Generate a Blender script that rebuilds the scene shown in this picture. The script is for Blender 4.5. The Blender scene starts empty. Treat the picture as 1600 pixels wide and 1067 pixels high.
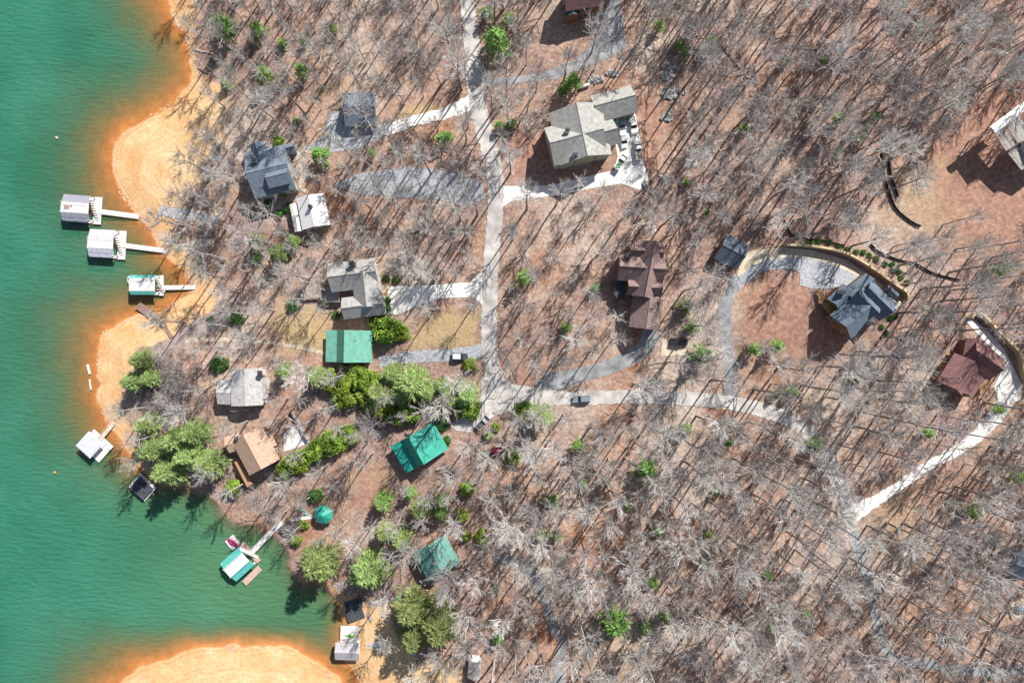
import bpy, math, random
import numpy as np
from mathutils import Vector, geometry as mgeo

# ---------------------------------------------------------------- camera, sky, sun, exposure
SC = bpy.context.scene
COL = SC.collection
CAM_H = 200.0
PXM = 0.1875                      # metres per photo pixel at lake level
cam_d = bpy.data.cameras.new('camera'); cam = bpy.data.objects.new('camera', cam_d); COL.objects.link(cam)
cam.location = (0, 0, CAM_H); cam.rotation_euler = (0, 0, 0)
cam_d.sensor_width = 36; cam_d.lens = 24.0; cam_d.clip_end = 6000; cam_d.clip_start = 1
SC.camera = cam
SUN_EL = math.radians(42); SUNX, SUNY = 0.56, 0.83            # horizontal direction towards the sun
w = bpy.data.worlds.new('World'); SC.world = w; w.use_nodes = True
nt = w.node_tree; bg = nt.nodes['Background']
sky = nt.nodes.new('ShaderNodeTexSky'); sky.sky_type = 'NISHITA'; sky.sun_disc = False
sky.sun_elevation = SUN_EL; sky.sun_rotation = math.atan2(SUNX, SUNY)
nt.links.new(sky.outputs[0], bg.inputs[0]); bg.inputs[1].default_value = 0.07
sd_ = bpy.data.lights.new('sun', 'SUN'); sun = bpy.data.objects.new('sun', sd_); COL.objects.link(sun)
sd_.energy = 5.0; sd_.angle = math.radians(0.5); sd_.color = (1.0, 0.95, 0.88)
sdir = Vector((SUNX*math.cos(SUN_EL), SUNY*math.cos(SUN_EL), math.sin(SUN_EL)))
sun.rotation_euler = sdir.to_track_quat('Z', 'Y').to_euler(); sun.location = (60, 90, 150)
SC.view_settings.view_transform = 'Standard'; SC.view_settings.look = 'None'
SC.view_settings.gamma = 1; SC.view_settings.exposure = 0.45
SC.cycles.transparent_max_bounces = 8; SC.cycles.max_bounces = 5

# ---------------------------------------------------------------- helpers
RS = np.random.RandomState(11)
def unproj(u, v, z):
    k = PXM*(CAM_H-z)/CAM_H
    return ((u-800.0)*k, -(v-533.5)*k, z)
def proj(x, y, z):
    k = PXM*(CAM_H-z)/CAM_H
    return (x/k+800.0, -y/k+533.5)

MATS = {}
def mat(name, col, rough=0.8, var=0.12, scale=1.5, bump=0.0, bscale=None, spec=0.3, rnd=0.0, metal=0.0, detail=4):
    if name in MATS: return MATS[name]
    m = bpy.data.materials.new(name); m.use_nodes = True; n = m.node_tree.nodes; l = m.node_tree.links
    b = n['Principled BSDF']; b.inputs['Roughness'].default_value = rough; b.inputs['Metallic'].default_value = metal
    b.inputs['Specular IOR Level'].default_value = spec
    tc = n.new('ShaderNodeTexCoord'); nz = n.new('ShaderNodeTexNoise'); nz.inputs['Scale'].default_value = scale
    nz.inputs['Detail'].default_value = detail
    l.new(tc.outputs['Object'], nz.inputs['Vector'])
    rp = n.new('ShaderNodeValToRGB')
    c = np.array(col[:3])
    rp.color_ramp.elements[0].position = 0.3; rp.color_ramp.elements[1].position = 0.7
    rp.color_ramp.elements[0].color = (*np.clip(c*(1-var*1.6), 0, 1), 1); rp.color_ramp.elements[1].color = (*np.clip(c*(1+var*1.6), 0, 1), 1)
    l.new(nz.outputs['Fac'], rp.inputs['Fac'])
    out = rp.outputs['Color']
    if rnd > 0:
        oi = n.new('ShaderNodeObjectInfo'); hs = n.new('ShaderNodeHueSaturation')
        mr = n.new('ShaderNodeMapRange'); mr.inputs['To Min'].default_value = 1-rnd; mr.inputs['To Max'].default_value = 1+rnd
        l.new(oi.outputs['Random'], mr.inputs['Value']); l.new(mr.outputs[0], hs.inputs['Value'])
        mh = n.new('ShaderNodeMapRange'); mh.inputs['To Min'].default_value = 0.5-rnd*0.06; mh.inputs['To Max'].default_value = 0.5+rnd*0.05
        mu = n.new('ShaderNodeMath'); mu.operation = 'FRACT'; ms = n.new('ShaderNodeMath'); ms.operation = 'MULTIPLY'; ms.inputs[1].default_value = 7.31
        l.new(oi.outputs['Random'], ms.inputs[0]); l.new(ms.outputs[0], mu.inputs[0]); l.new(mu.outputs[0], mh.inputs['Value']); l.new(mh.outputs[0], hs.inputs['Hue'])
        l.new(out, hs.inputs['Color']); out = hs.outputs['Color']
    l.new(out, b.inputs['Base Color'])
    if bump > 0:
        n2 = n.new('ShaderNodeTexNoise'); n2.inputs['Scale'].default_value = bscale or scale*4; n2.inputs['Detail'].default_value = 5
        l.new(tc.outputs['Object'], n2.inputs['Vector'])
        bp = n.new('ShaderNodeBump'); bp.inputs['Strength'].default_value = bump; bp.inputs['Distance'].default_value = 0.15
        l.new(n2.outputs['Fac'], bp.inputs['Height']); l.new(bp.outputs[0], b.inputs['Normal'])
    MATS[name] = m
    return m

def tag(o, label=None, cat=None, group=None, kind=None):
    if label: o['label'] = label
    if cat: o['category'] = cat
    if group: o['group'] = group
    if kind: o['kind'] = kind
    return o
def empty(name, loc, label, cat, group=None, rz=0):
    o = bpy.data.objects.new(name, None); COL.objects.link(o); o.location = loc; o.rotation_euler = (0, 0, rz)
    o.empty_display_size = 0.5
    return tag(o, label, cat, group)
def mesh_np(name, V, F, m):
    """V (n,3), F (k,3 or 4)"""
    V = np.asarray(V, dtype=np.float32); F = np.asarray(F, dtype=np.int32)
    me = bpy.data.meshes.new(name); k = F.shape[1]
    me.vertices.add(len(V)); me.vertices.foreach_set('co', V.ravel())
    me.loops.add(F.size); me.loops.foreach_set('vertex_index', F.ravel())
    me.polygons.add(len(F)); me.polygons.foreach_set('loop_start', np.arange(0, F.size, k, dtype=np.int32))
    me.update(calc_edges=True); me.validate()
    if m: me.materials.append(m)
    return me
def mesh_py(name, V, F, m):
    me = bpy.data.meshes.new(name); me.from_pydata([tuple(map(float, p)) for p in V], [], F); me.update()
    if m: me.materials.append(m)
    return me
def link(name, me, parent=None, loc=None):
    o = bpy.data.objects.new(name, me); COL.objects.link(o)
    if parent is not None: o.parent = parent
    if loc is not None: o.location = loc
    return o
class MB:
    """collects shapes, in the coordinates of the thing they belong to"""
    def __init__(s): s.V = []; s.F = []
    def add(s, V, F):
        b = len(s.V); s.V += [tuple(p) for p in V]; s.F += [tuple(i+b for i in f) for f in F]; return s
    def box(s, c, size, a=0.0, taper=1.0):
        x, y, z = [q/2 for q in size]; ca, sa = math.cos(a), math.sin(a); P = []
        for dz, t in ((-z, 1), (z, taper)):
            for dx, dy in ((-x, -y), (x, -y), (x, y), (-x, y)):
                dx2, dy2 = dx*t, dy*t
                P.append((c[0]+dx2*ca-dy2*sa, c[1]+dx2*sa+dy2*ca, c[2]+dz))
        return s.add(P, [(3, 2, 1, 0), (4, 5, 6, 7), (0, 1, 5, 4), (1, 2, 6, 5), (2, 3, 7, 6), (3, 0, 4, 7)])
    def bar(s, p, q, r, n=5):
        V, F = tube([p, q], [r, r], n, True); return s.add(V.tolist(), [tuple(f) for f in F.tolist()])
    def extrude(s, prof, c, ax, L, ctr=0.0):
        """prof: closed list of (across, z); extruded along the unit vector ax by L about c"""
        nx, ny = -ax[1], ax[0]; n = len(prof); P = []
        for e in (-L/2+ctr, L/2+ctr):
            for (q, z) in prof: P.append((c[0]+ax[0]*e+nx*q, c[1]+ax[1]*e+ny*q, z))
        F = [tuple(range(n-1, -1, -1)), tuple(range(n, 2*n))]
        for i in range(n): j = (i+1) % n; F.append((i, j, n+j, n+i))
        return s.add(P, F)
    def build(s, name, m, parent=None, loc=None): return link(name, mesh_py(name, s.V, s.F, m), parent, loc)

def tube(pts, rad, n=3, cap=False):
    pts = np.asarray(pts, float); k = len(pts)
    T = np.gradient(pts, axis=0); T /= (np.linalg.norm(T, axis=1)[:, None]+1e-9)
    ref = np.array([0., 0, 1]) if abs(T[:, 2]).mean() < 0.8 else np.array([1., 0, 0])
    A = np.cross(T, ref); A /= (np.linalg.norm(A, axis=1)[:, None]+1e-9); B = np.cross(T, A)
    an = np.arange(n)*2*math.pi/n
    V = (pts[:, None, :] + np.asarray(rad)[:, None, None]*(np.cos(an)[None, :, None]*A[:, None, :]+np.sin(an)[None, :, None]*B[:, None, :])).reshape(-1, 3)
    F = []
    for i in range(k-1):
        for j in range(n):
            a = i*n+j; b = i*n+(j+1) % n; F += [(a, b, b+n), (a, b+n, a+n)]
    if cap:
        for j in range(1, n-1): F += [(0, j+1, j), ((k-1)*n, (k-1)*n+j, (k-1)*n+j+1)]
    return V, np.array(F, int)

def inpoly(U, V, poly):
    r = np.zeros(U.shape, bool); n = len(poly)
    for i in range(n):
        x1, y1 = poly[i]; x2, y2 = poly[(i+1) % n]
        if y1 == y2: continue
        c = ((y1 > V) != (y2 > V)) & (U < (x2-x1)*(V-y1)/(y2-y1)+x1); r ^= c
    return r
def segdist(U, V, pl, closed=False):
    D = np.full(U.shape, 1e9)
    for i in range(len(pl)-(0 if closed else 1)):
        x1, y1 = pl[i]; x2, y2 = pl[(i+1) % len(pl)]; dx, dy = x2-x1, y2-y1; q = dx*dx+dy*dy+1e-9
        t = np.clip(((U-x1)*dx+(V-y1)*dy)/q, 0, 1); D = np.minimum(D, np.hypot(U-x1-t*dx, V-y1-t*dy))
    return D
def smooth_line(pl, step=4.0):
    P = np.array(pl, float); P = np.vstack([2*P[0]-P[1], P, 2*P[-1]-P[-2]]); out = []
    for i in range(1, len(P)-2):
        n = max(2, int(np.hypot(*(P[i+1]-P[i]))/step))
        for t in np.arange(n)/n:
            a, b, c, d = P[i-1], P[i], P[i+1], P[i+2]
            out.append(0.5*((2*b)+(c-a)*t+(2*a-5*b+4*c-d)*t*t+(3*b-a-3*c+d)*t**3))
    out.append(P[-2]); return np.array(out)

# ---------------------------------------------------------------- shoreline and terrain heights
SHORE = smooth_line([(225,-230),(240,-60),(257,0),(266,17),(277,42),(290,56),(294,73),(295,93),(298,112),(295,132),(281,146),(253,170),(219,191),(186,214),(177,228),(176,245),(177,267),(183,298),(198,320),(215,337),(228,354),(240,371),(249,388),(263,402),(278,419),(291,436),(299,446),(295,455),(278,468),(261,480),(242,489),(206,497),(180,508),(161,519),(155,531),(152,547),(150,569),(151,594),(154,623),(159,647),(168,666),(186,682),(198,700),(210,722),(232,742),(262,756),(300,764),(322,770),(345,790),(356,804),(378,816),(402,824),(428,838),(445,850),(455,866),(458,890),(470,906),(492,912),(512,920),(527,935),(538,950),(540,976),(536,1000),(537,1029),(549,1048),(556,1066),(572,1100),(590,1180),(600,1320)], 6).tolist()
MAIN = SHORE+[(2600,1320),(2600,-230)]
SPIT = smooth_line([(60,1320),(120,1140),(150,1095),(178,1068),(200,1050),(235,1035),(275,1022),(320,1012),(370,1007),(420,1007),(460,1013),(485,1025),(503,1037),(521,1052),(536,1067),(556,1105),(572,1180),(580,1320)], 6).tolist()
g0, g1, h0, h1, ST = -200, 1800, -200, 1268, 4
gu = np.arange(g0, g1+1, ST, dtype=float); gv = np.arange(h0, h1+1, ST, dtype=float)
GU, GV = np.meshgrid(gu, gv)
def vnoise(U, V, sc, seed):
    r = np.random.RandomState(seed); T = r.rand(128, 128); x = U/sc; y = V/sc
    xi = np.floor(x).astype(int); yi = np.floor(y).astype(int); fx = x-xi; fy = y-yi
    fx = fx*fx*(3-2*fx); fy = fy*fy*(3-2*fy); g = lambda a, b: T[b % 128, a % 128]
    return (g(xi, yi)*(1-fx)+g(xi+1, yi)*fx)*(1-fy)+(g(xi, yi+1)*(1-fx)+g(xi+1, yi+1)*fx)*fy
SD = np.minimum(segdist(GU, GV, SHORE), segdist(GU, GV, SPIT))
LAND = inpoly(GU, GV, MAIN) | inpoly(GU, GV, SPIT)
SD = np.where(LAND, SD, -SD)*PXM+(vnoise(GU, GV, 24, 31)-0.5)*1.6+(vnoise(GU, GV, 10, 32)-0.5)*1.1                     # metres, + inland
nz1 = vnoise(GU, GV, 120, 1)-0.5; nz2 = vnoise(GU, GV, 45, 2)-0.5
dl = np.clip(SD, 0, None)
Zl = 8.5*(1-np.exp(-dl/70))+(2.4*nz1+0.7*nz2)*(1-np.exp(-dl/30))
def blur(A, n):
    for _ in range(n):
        P = np.pad(A, 1, mode='edge'); A = (P[:-2, 1:-1]+P[2:, 1:-1]+P[1:-1, :-2]+P[1:-1, 2:]+2*A)/6
    return A
tt = np.clip((dl-4)/14, 0, 1); Zl = Zl*(1-tt)+blur(Zl, 14)*tt
cove = np.exp(-(((GU-400)/170)**2+((GV-830)/110)**2)); cove = np.clip(np.maximum(cove, 0.7*np.exp(-(((GU-505)/50)**2+((GV-915)/45)**2)))*1.6, 0, 1)
DEP = np.clip(-SD, 0, None)*(0.115+0.05*nz1+0.5*cove)
ZG = np.where(SD >= 0, Zl, -np.minimum(DEP, 4.5))
def zat(u, v):
    x = np.clip((np.asarray(u, float)-g0)/ST, 0, len(gu)-1.001); y = np.clip((np.asarray(v, float)-h0)/ST, 0, len(gv)-1.001)
    xi = x.astype(int); yi = y.astype(int); fx = x-xi; fy = y-yi
    return (ZG[yi, xi]*(1-fx)+ZG[yi, xi+1]*fx)*(1-fy)+(ZG[yi+1, xi]*(1-fx)+ZG[yi+1, xi+1]*fx)*fy
def gpt(u, v, dz=0.0):
    z = float(zat(u, v)); p = unproj(u, v, z); return Vector((p[0], p[1], z+dz))

# ---------------------------------------------------------------- ground cover masks
BEACH = [[(225,-230),(295,-230),(306,0),(303,30),(299,55),(290,60),(277,42),(257,0)],
         [(298,110),(318,120),(345,130),(358,160),(352,195),(330,232),(312,262),(300,300),(290,330),(262,345),(274,372),(290,400),(318,425),(345,450),(342,472),(322,490),(285,512),(262,528),(235,541),(215,552),(205,575),(190,600),(183,628),(190,655),(205,672),(215,700),(180,700),(140,660),(140,520),(200,480),(280,450),(170,300),(165,215)],
         SPIT, [(512,915),(525,912),(560,935),(585,940),(608,945),(618,975),(640,1010),(668,1030),(700,1034),(716,1050),(720,1100),(700,1320),(590,1320),(530,1000),(538,950)]]
CLAY = [[(1440,215),(1500,170),(1560,140),(1640,130),(1700,300),(1640,400),(1560,400),(1500,372),(1460,310)],
        [(845,225),(880,265),(940,262),(965,262),(955,275),(910,290),(860,288),(800,285),(790,240),(800,200)],
        [(1005,140),(1030,170),(1025,260),(1014,280),(1000,210)],
        [(775,560),(800,560),(838,590),(840,612),(800,600),(783,585)],
        [(565,735),(605,730),(612,780),(585,805),(548,790)],[(420,610),(470,620),(490,660),(455,690),(420,640)],
        [(1160,470),(1200,430),(1245,432),(1270,455),(1300,500),(1330,540),(1260,560),(1190,545),(1158,520)]]
GRASS = [[(400,500),(440,485),(500,490),(512,520),(505,545),(440,535)],[(1400,240),(1480,260),(1500,330),(1440,380),(1370,350)],
         [(600,745),(560,720),(520,735),(540,770)],[(505,138),(540,128),(560,136),(520,146)],[(520,240),(560,232),(560,244),(525,256)],[(620,185),(670,165),(676,172),(625,194)],
         [(690,490),(745,480),(750,540),(690,545),(640,530)],[(1370,770),(1430,770),(1440,830),(1370,860)],[(900,1020),(1010,1000),(1060,1067),(920,1090)]]
def softmask(polys, w=10, amp=16):
    M = np.zeros(GU.shape)
    nn = (vnoise(GU, GV, 22, 5)-0.5)*amp+(vnoise(GU, GV, 9, 6)-0.5)*amp*0.5
    for p in polys:
        d = segdist(GU, GV, p, True); d = np.where(inpoly(GU, GV, p), d, -d)+nn
        M = np.maximum(M, np.clip(0.5+d/w, 0, 1))
    return M
MS = softmask(BEACH, 12, 22); MS = np.where(SD < 1.6, np.maximum(MS, 1.0-cove), MS); MC = softmask(CLAY, 14, 14); MG = softmask(GRASS, 26, 40)*(0.28+0.6*(GU < 800)*(GV < 700)); MC = MC*0.9
# the outer ring of cells reaches far past the picture, to the horizon
XY = np.stack([unproj(GU, GV, ZG)[0], unproj(GU, GV, ZG)[1]], -1)
for k, s in ((0, 9.0), (1, 3.0), (2, 1.6)):
    XY[:, k] = XY[:, k]*[1+(s-1)]*1; XY[:, -1-k] *= s
    XY[k, :] *= s; XY[-1-k, :] *= s
GV3 = np.concatenate([XY, ZG[..., None]], -1).reshape(-1, 3)
nr, nc = GU.shape
ii = (np.arange(nr-1)[:, None]*nc+np.arange(nc-1)[None, :]).ravel()
GF = np.stack([ii, ii+nc, ii+nc+1, ii+1], -1)

def ground_material():
    m = bpy.data.materials.new('leaf_litter_and_sand'); m.use_nodes = True; n = m.node_tree.nodes; l = m.node_tree.links
    b = n['Principled BSDF']; b.inputs['Roughness'].default_value = 0.95; b.inputs['Specular IOR Level'].default_value = 0.1
    geo = n.new('ShaderNodeNewGeometry')
    def noise(sc, det=6, rough=0.6):
        z = n.new('ShaderNodeTexNoise'); z.inputs['Scale'].default_value = sc; z.inputs['Detail'].default_value = det; z.inputs['Roughness'].default_value = rough
        l.new(geo.outputs['Position'], z.inputs['Vector']); return z.outputs['Fac']
    def ramp(src, stops):
        r = n.new('ShaderNodeValToRGB'); e = r.color_ramp.elements
        while len(e) < len(stops): e.new(0.5)
        for q, (p, c) in zip(e, stops): q.position = p; q.color = (*c, 1)
        l.new(src, r.inputs['Fac']); return r.outputs['Color']
    def mix(f, a, c, blend='MIX', fv=None):
        x = n.new('ShaderNodeMix'); x.data_type = 'RGBA'; x.blend_type = blend
        if fv is None: l.new(f, x.inputs[0])
        else: x.inputs[0].default_value = fv
        l.new(a, x.inputs[6]); l.new(c, x.inputs[7]); return x.outputs[2]
    fine = noise(1.1, 8, 0.75); big = noise(0.05, 4); mid = noise(0.28, 5)
    lit = ramp(fine, [(0.3, (0.12, 0.075, 0.062)), (0.46, (0.31, 0.205, 0.17)), (0.58, (0.44, 0.31, 0.255)), (0.74, (0.66, 0.52, 0.44))])
    lit2 = ramp(fine, [(0.3, (0.15, 0.085, 0.06)), (0.5, (0.43, 0.285, 0.215)), (0.72, (0.68, 0.51, 0.4))])
    bigr = ramp(big, [(0.42, (0, 0, 0)), (0.6, (1, 1, 1))]); litter = mix(bigr, lit, lit2)
    pale = ramp(fine, [(0.3, (0.2, 0.15, 0.125)), (0.5, (0.46, 0.37, 0.31)), (0.72, (0.7, 0.6, 0.52))]); rust = ramp(fine, [(0.3, (0.16, 0.07, 0.04)), (0.55, (0.4, 0.2, 0.12)), (0.75, (0.58, 0.36, 0.24))])
    litter = mix(ramp(noise(0.03, 6, 0.65), [(0.5, (0, 0, 0)), (0.62, (1, 1, 1))]), litter, pale); litter = mix(ramp(noise(0.045, 6, 0.65), [(0.56, (0, 0, 0)), (0.68, (0.8, 0.8, 0.8))]), litter, rust)
    dk = ramp(mid, [(0.3, (0.62, 0.6, 0.6)), (0.55, (1, 1, 1))]); litter = mix(None, litter, dk, 'MULTIPLY', 0.8)
    sand = mix(ramp(noise(0.12, 5), [(0.4, (0, 0, 0)), (0.65, (1, 1, 1))]), ramp(fine, [(0.3, (0.58, 0.38, 0.2)), (0.5, (0.77, 0.55, 0.32)), (0.75, (0.86, 0.69, 0.48))]), ramp(fine, [(0.3, (0.57, 0.33, 0.15)), (0.7, (0.79, 0.52, 0.27))]))
    clay = ramp(noise(0.7, 7, 0.7), [(0.3, (0.19, 0.1, 0.078)), (0.52, (0.37, 0.215, 0.16)), (0.75, (0.57, 0.39, 0.3))])
    gras = ramp(noise(1.6, 6, 0.7), [(0.3, (0.26, 0.18, 0.1)), (0.55, (0.5, 0.37, 0.2)), (0.75, (0.64, 0.5, 0.31))])
    at = n.new('ShaderNodeAttribute'); at.attribute_name = 'cover'
    sp = n.new('ShaderNodeSeparateColor'); l.new(at.outputs['Color'], sp.inputs[0])
    c = mix(sp.outputs[1], litter, clay); c = mix(sp.outputs[2], c, gras); 
    sz = n.new('ShaderNodeSeparateXYZ'); l.new(geo.outputs['Position'], sz.inputs[0])
    damp = n.new('ShaderNodeMapRange'); damp.inputs['From Min'].default_value = 1.5; damp.inputs['From Max'].default_value = 0.1; damp.inputs['To Max'].default_value = 0.75; l.new(sz.outputs[2], damp.inputs['Value'])
    dn = n.new('ShaderNodeMath'); dn.operation = 'MULTIPLY'; l.new(damp.outputs[0], dn.inputs[0]); dr = n.new('ShaderNodeMapRange'); dr.inputs['From Min'].default_value = 0.35; dr.inputs['From Max'].default_value = 0.6; l.new(noise(0.16, 5), dr.inputs['Value']); l.new(dr.outputs[0], dn.inputs[1])
    sand = mix(dn.outputs[0], sand, ramp(fine, [(0.3, (0.6, 0.28, 0.1)), (0.7, (0.8, 0.45, 0.2))]))
    cz = n.new('ShaderNodeCombineXYZ'); zs = n.new('ShaderNodeMath'); zs.operation = 'MULTIPLY'; zs.inputs[1].default_value = 9.0; l.new(sz.outputs[2], zs.inputs[0]); l.new(zs.outputs[0], cz.inputs[2]); n1 = n.new('ShaderNodeTexNoise'); n1.inputs['Scale'].default_value = 1.0; n1.inputs['Detail'].default_value = 4; l.new(cz.outputs[0], n1.inputs['Vector'])
    sand = mix(None, sand, ramp(n1.outputs['Fac'], [(0.35, (0.78, 0.7, 0.62)), (0.55, (1, 1, 1))]), 'MULTIPLY', 0.75)
    c = mix(sp.outputs[0], c, sand)
    # lake bed and the wet clay rim: orange
    sx = n.new('ShaderNodeSeparateXYZ'); l.new(geo.outputs['Position'], sx.inputs[0])
    mr = n.new('ShaderNodeMapRange'); mr.inputs['From Min'].default_value = 0.07; mr.inputs['From Max'].default_value = 0.0
    l.new(sx.outputs[2], mr.inputs['Value'])
    wet = ramp(noise(0.4, 5), [(0.3, (0.44, 0.155, 0.045)), (0.7, (0.62, 0.24, 0.075))])
    mw = n.new('ShaderNodeMath'); mw.operation = 'MULTIPLY'; l.new(mr.outputs[0], mw.inputs[0]); l.new(at.outputs['Alpha'], mw.inputs[1])
    c = mix(mw.outputs[0], c, wet)
    l.new(c, b.inputs['Base Color'])
    bp = n.new('ShaderNodeBump'); bp.inputs['Strength'].default_value = 0.55; bp.inputs['Distance'].default_value = 0.35
    l.new(fine, bp.inputs['Height']); l.new(bp.outputs[0], b.inputs['Normal'])
    return m
GM = ground_material()
cover = np.stack([MS, MC, MG, 1.0-cove], -1).reshape(-1, 4).astype(np.float32)
fc = lambda A: A.ravel()[GF].mean(1)
is_bed = fc(SD) < 0; is_sand = (fc(MS) > 0.5) & ~is_bed
for nm, sel in (('ground', ~is_bed & ~is_sand), ('beach', is_sand), ('lake_bed', is_bed)):
    F = GF[sel]; used, inv = np.unique(F, return_inverse=True)
    me = mesh_np(nm, GV3[used], inv.reshape(F.shape), GM)
    at = me.attributes.new('cover', 'FLOAT_COLOR', 'POINT'); at.data.foreach_set('color', cover[used].ravel())
    me.polygons.foreach_set('use_smooth', np.ones(len(F), bool))
    tag(link(nm, me), kind='structure')
# lake surface, its cloudiness follows the depth of the bed below
lf = GF[fc(SD) < 1.2]; used, inv = np.unique(lf, return_inverse=True); LV = GV3[used].copy(); LV[:, 2] = 0.0
def water_material():
    m = bpy.data.materials.new('green_lake_water'); m.use_nodes = True; n = m.node_tree.nodes; l = m.node_tree.links
    b = n['Principled BSDF']; b.inputs['Roughness'].default_value = 0.12; b.inputs['IOR'].default_value = 1.33
    geo = n.new('ShaderNodeNewGeometry'); at = n.new('ShaderNodeAttribute'); at.attribute_name = 'depth'
    nz = n.new('ShaderNodeTexNoise'); nz.inputs['Scale'].default_value = 0.03; nz.inputs['Detail'].default_value = 7; l.new(geo.outputs['Position'], nz.inputs['Vector'])
    rp = n.new('ShaderNodeValToRGB'); e = rp.color_ramp.elements
    e[0].position = 0.3; e[0].color = (0.02, 0.14, 0.085, 1); e[1].position = 0.7; e[1].color = (0.05, 0.225, 0.15, 1)
    l.new(nz.outputs['Fac'], rp.inputs['Fac'])
    sh = n.new('ShaderNodeAttribute'); sh.attribute_name = 'silt'; mxc = n.new('ShaderNodeMix'); mxc.data_type = 'RGBA'; l.new(sh.outputs['Fac'], mxc.inputs[0]); l.new(rp.outputs[0], mxc.inputs[6]); mxc.inputs[7].default_value = (0.115, 0.215, 0.085, 1)
    l.new(mxc.outputs[2], b.inputs['Base Color'])
    mp = n.new('ShaderNodeMapping'); mp.inputs['Rotation'].default_value = (0, 0, 0.5); mp.inputs['Scale'].default_value = (0.45, 1.5, 1); l.new(geo.outputs['Position'], mp.inputs[0])
    wv = n.new('ShaderNodeTexNoise'); wv.inputs['Scale'].default_value = 0.7; wv.inputs['Detail'].default_value = 4; l.new(mp.outputs[0], wv.inputs['Vector'])
    bp = n.new('ShaderNodeBump'); bp.inputs['Strength'].default_value = 0.8; bp.inputs['Distance'].default_value = 0.5; l.new(wv.outputs['Fac'], bp.inputs['Height']); l.new(bp.outputs[0], b.inputs['Normal'])
    tr = n.new('ShaderNodeBsdfTransparent'); mx = n.new('ShaderNodeMixShader')
    ex = n.new('ShaderNodeMath'); ex.operation = 'MULTIPLY'; ex.inputs[1].default_value = -0.85
    n3 = n.new('ShaderNodeTexNoise'); n3.inputs['Scale'].default_value = 0.12; n3.inputs['Detail'].default_value = 4; l.new(geo.outputs['Position'], n3.inputs['Vector'])
    r3 = n.new('ShaderNodeMapRange'); r3.inputs['To Min'].default_value = 0.65; r3.inputs['To Max'].default_value = 1.35; l.new(n3.outputs['Fac'], r3.inputs['Value'])
    m3 = n.new('ShaderNodeMath'); m3.operation = 'MULTIPLY'; l.new(at.outputs['Fac'], m3.inputs[0]); l.new(r3.outputs[0], m3.inputs[1])
    l.new(m3.outputs[0], ex.inputs[0])
    e2 = n.new('ShaderNodeMath'); e2.operation = 'EXPONENT'; l.new(ex.outputs[0], e2.inputs[0])
    om = n.new('ShaderNodeMath'); om.operation = 'SUBTRACT'; om.inputs[0].default_value = 1.0; l.new(e2.outputs[0], om.inputs[1])
    l.new(om.outputs[0], mx.inputs[0]); l.new(tr.outputs[0], mx.inputs[1]); l.new(b.outputs[0], mx.inputs[2])
    l.new(mx.outputs[0], n['Material Output'].inputs['Surface'])
    return m
me = mesh_np('lake', LV, inv.reshape(lf.shape), water_material())
at = me.attributes.new('depth', 'FLOAT', 'POINT'); at.data.foreach_set('value', np.clip(-ZG.ravel()[used], 0, 9).astype(np.float32))
at = me.attributes.new('silt', 'FLOAT', 'POINT'); at.data.foreach_set('value', np.clip(np.maximum(0.95*np.exp(-np.clip(-SD, 0, None)/9.0), 0.62*np.exp(-(((GU-440)/210)**2+((GV-880)/150)**2))), 0, 1).ravel()[used].astype(np.float32))
tag(link('lake', me), kind='structure')

# ---------------------------------------------------------------- roads, drives, pads
KEEP = (SD < 7.0) | (MS > 0.5)                        # no trees here
M_ROAD = mat('pale_worn_asphalt', (0.49, 0.465, 0.44), 0.9, 0.2, 0.3, 0.2, 4)
M_DARK = mat('grey_asphalt', (0.28, 0.285, 0.295), 0.9, 0.24, 0.35, 0.2, 4)
M_GRAV = mat('blue_grey_gravel', (0.38, 0.4, 0.43), 0.95, 0.22, 2.0, 0.5, 6)
M_CONC = mat('pale_concrete', (0.8, 0.78, 0.74), 0.85, 0.07, 0.7, 0.1, 5)
M_SANDC = mat('beige_concrete', (0.6, 0.52, 0.4), 0.85, 0.12, 0.8, 0.1, 5)
M_PATH = mat('tan_path', (0.5, 0.42, 0.32), 0.9, 0.2, 1.2, 0.3, 5)
def keep_line(pl, r): global KEEP; KEEP = KEEP | (segdist(GU, GV, pl) < r)
def keep_poly(p, pad=6):
    global KEEP; KEEP = KEEP | inpoly(GU, GV, p) | (segdist(GU, GV, p, True) < pad)
def strip(name, pl, wpx, m, dz, pad=9, jit=1.5):
    c = smooth_line(pl, 4); t = np.gradient(c, axis=0); t /= np.linalg.norm(t, axis=1)[:, None]; nrm = np.stack([-t[:, 1], t[:, 0]], -1)
    V = []; F = []; ws = np.linspace(-0.5, 0.5, 5)
    wv = np.interp(np.arange(len(c)), np.linspace(0, len(c)-1, len(wpx)), wpx) if hasattr(wpx, '__len__') else np.full(len(c), wpx)
    for i in range(len(c)):
        for q in ws:
            j = RS.uniform(-jit, jit) if abs(q) == 0.5 else 0
            p = c[i]+nrm[i]*(q*wv[i]+j); V.append(tuple(gpt(p[0], p[1], dz)))
    for i in range(len(c)-1):
        for j in range(4): a = i*5+j; F.append((a, a+1, a+6, a+5))
    keep_line(c[::2].tolist(), float(np.max(wv))/2+pad)
    return tag(link(name, mesh_py(name, V, F, m)), kind='structure')
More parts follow.
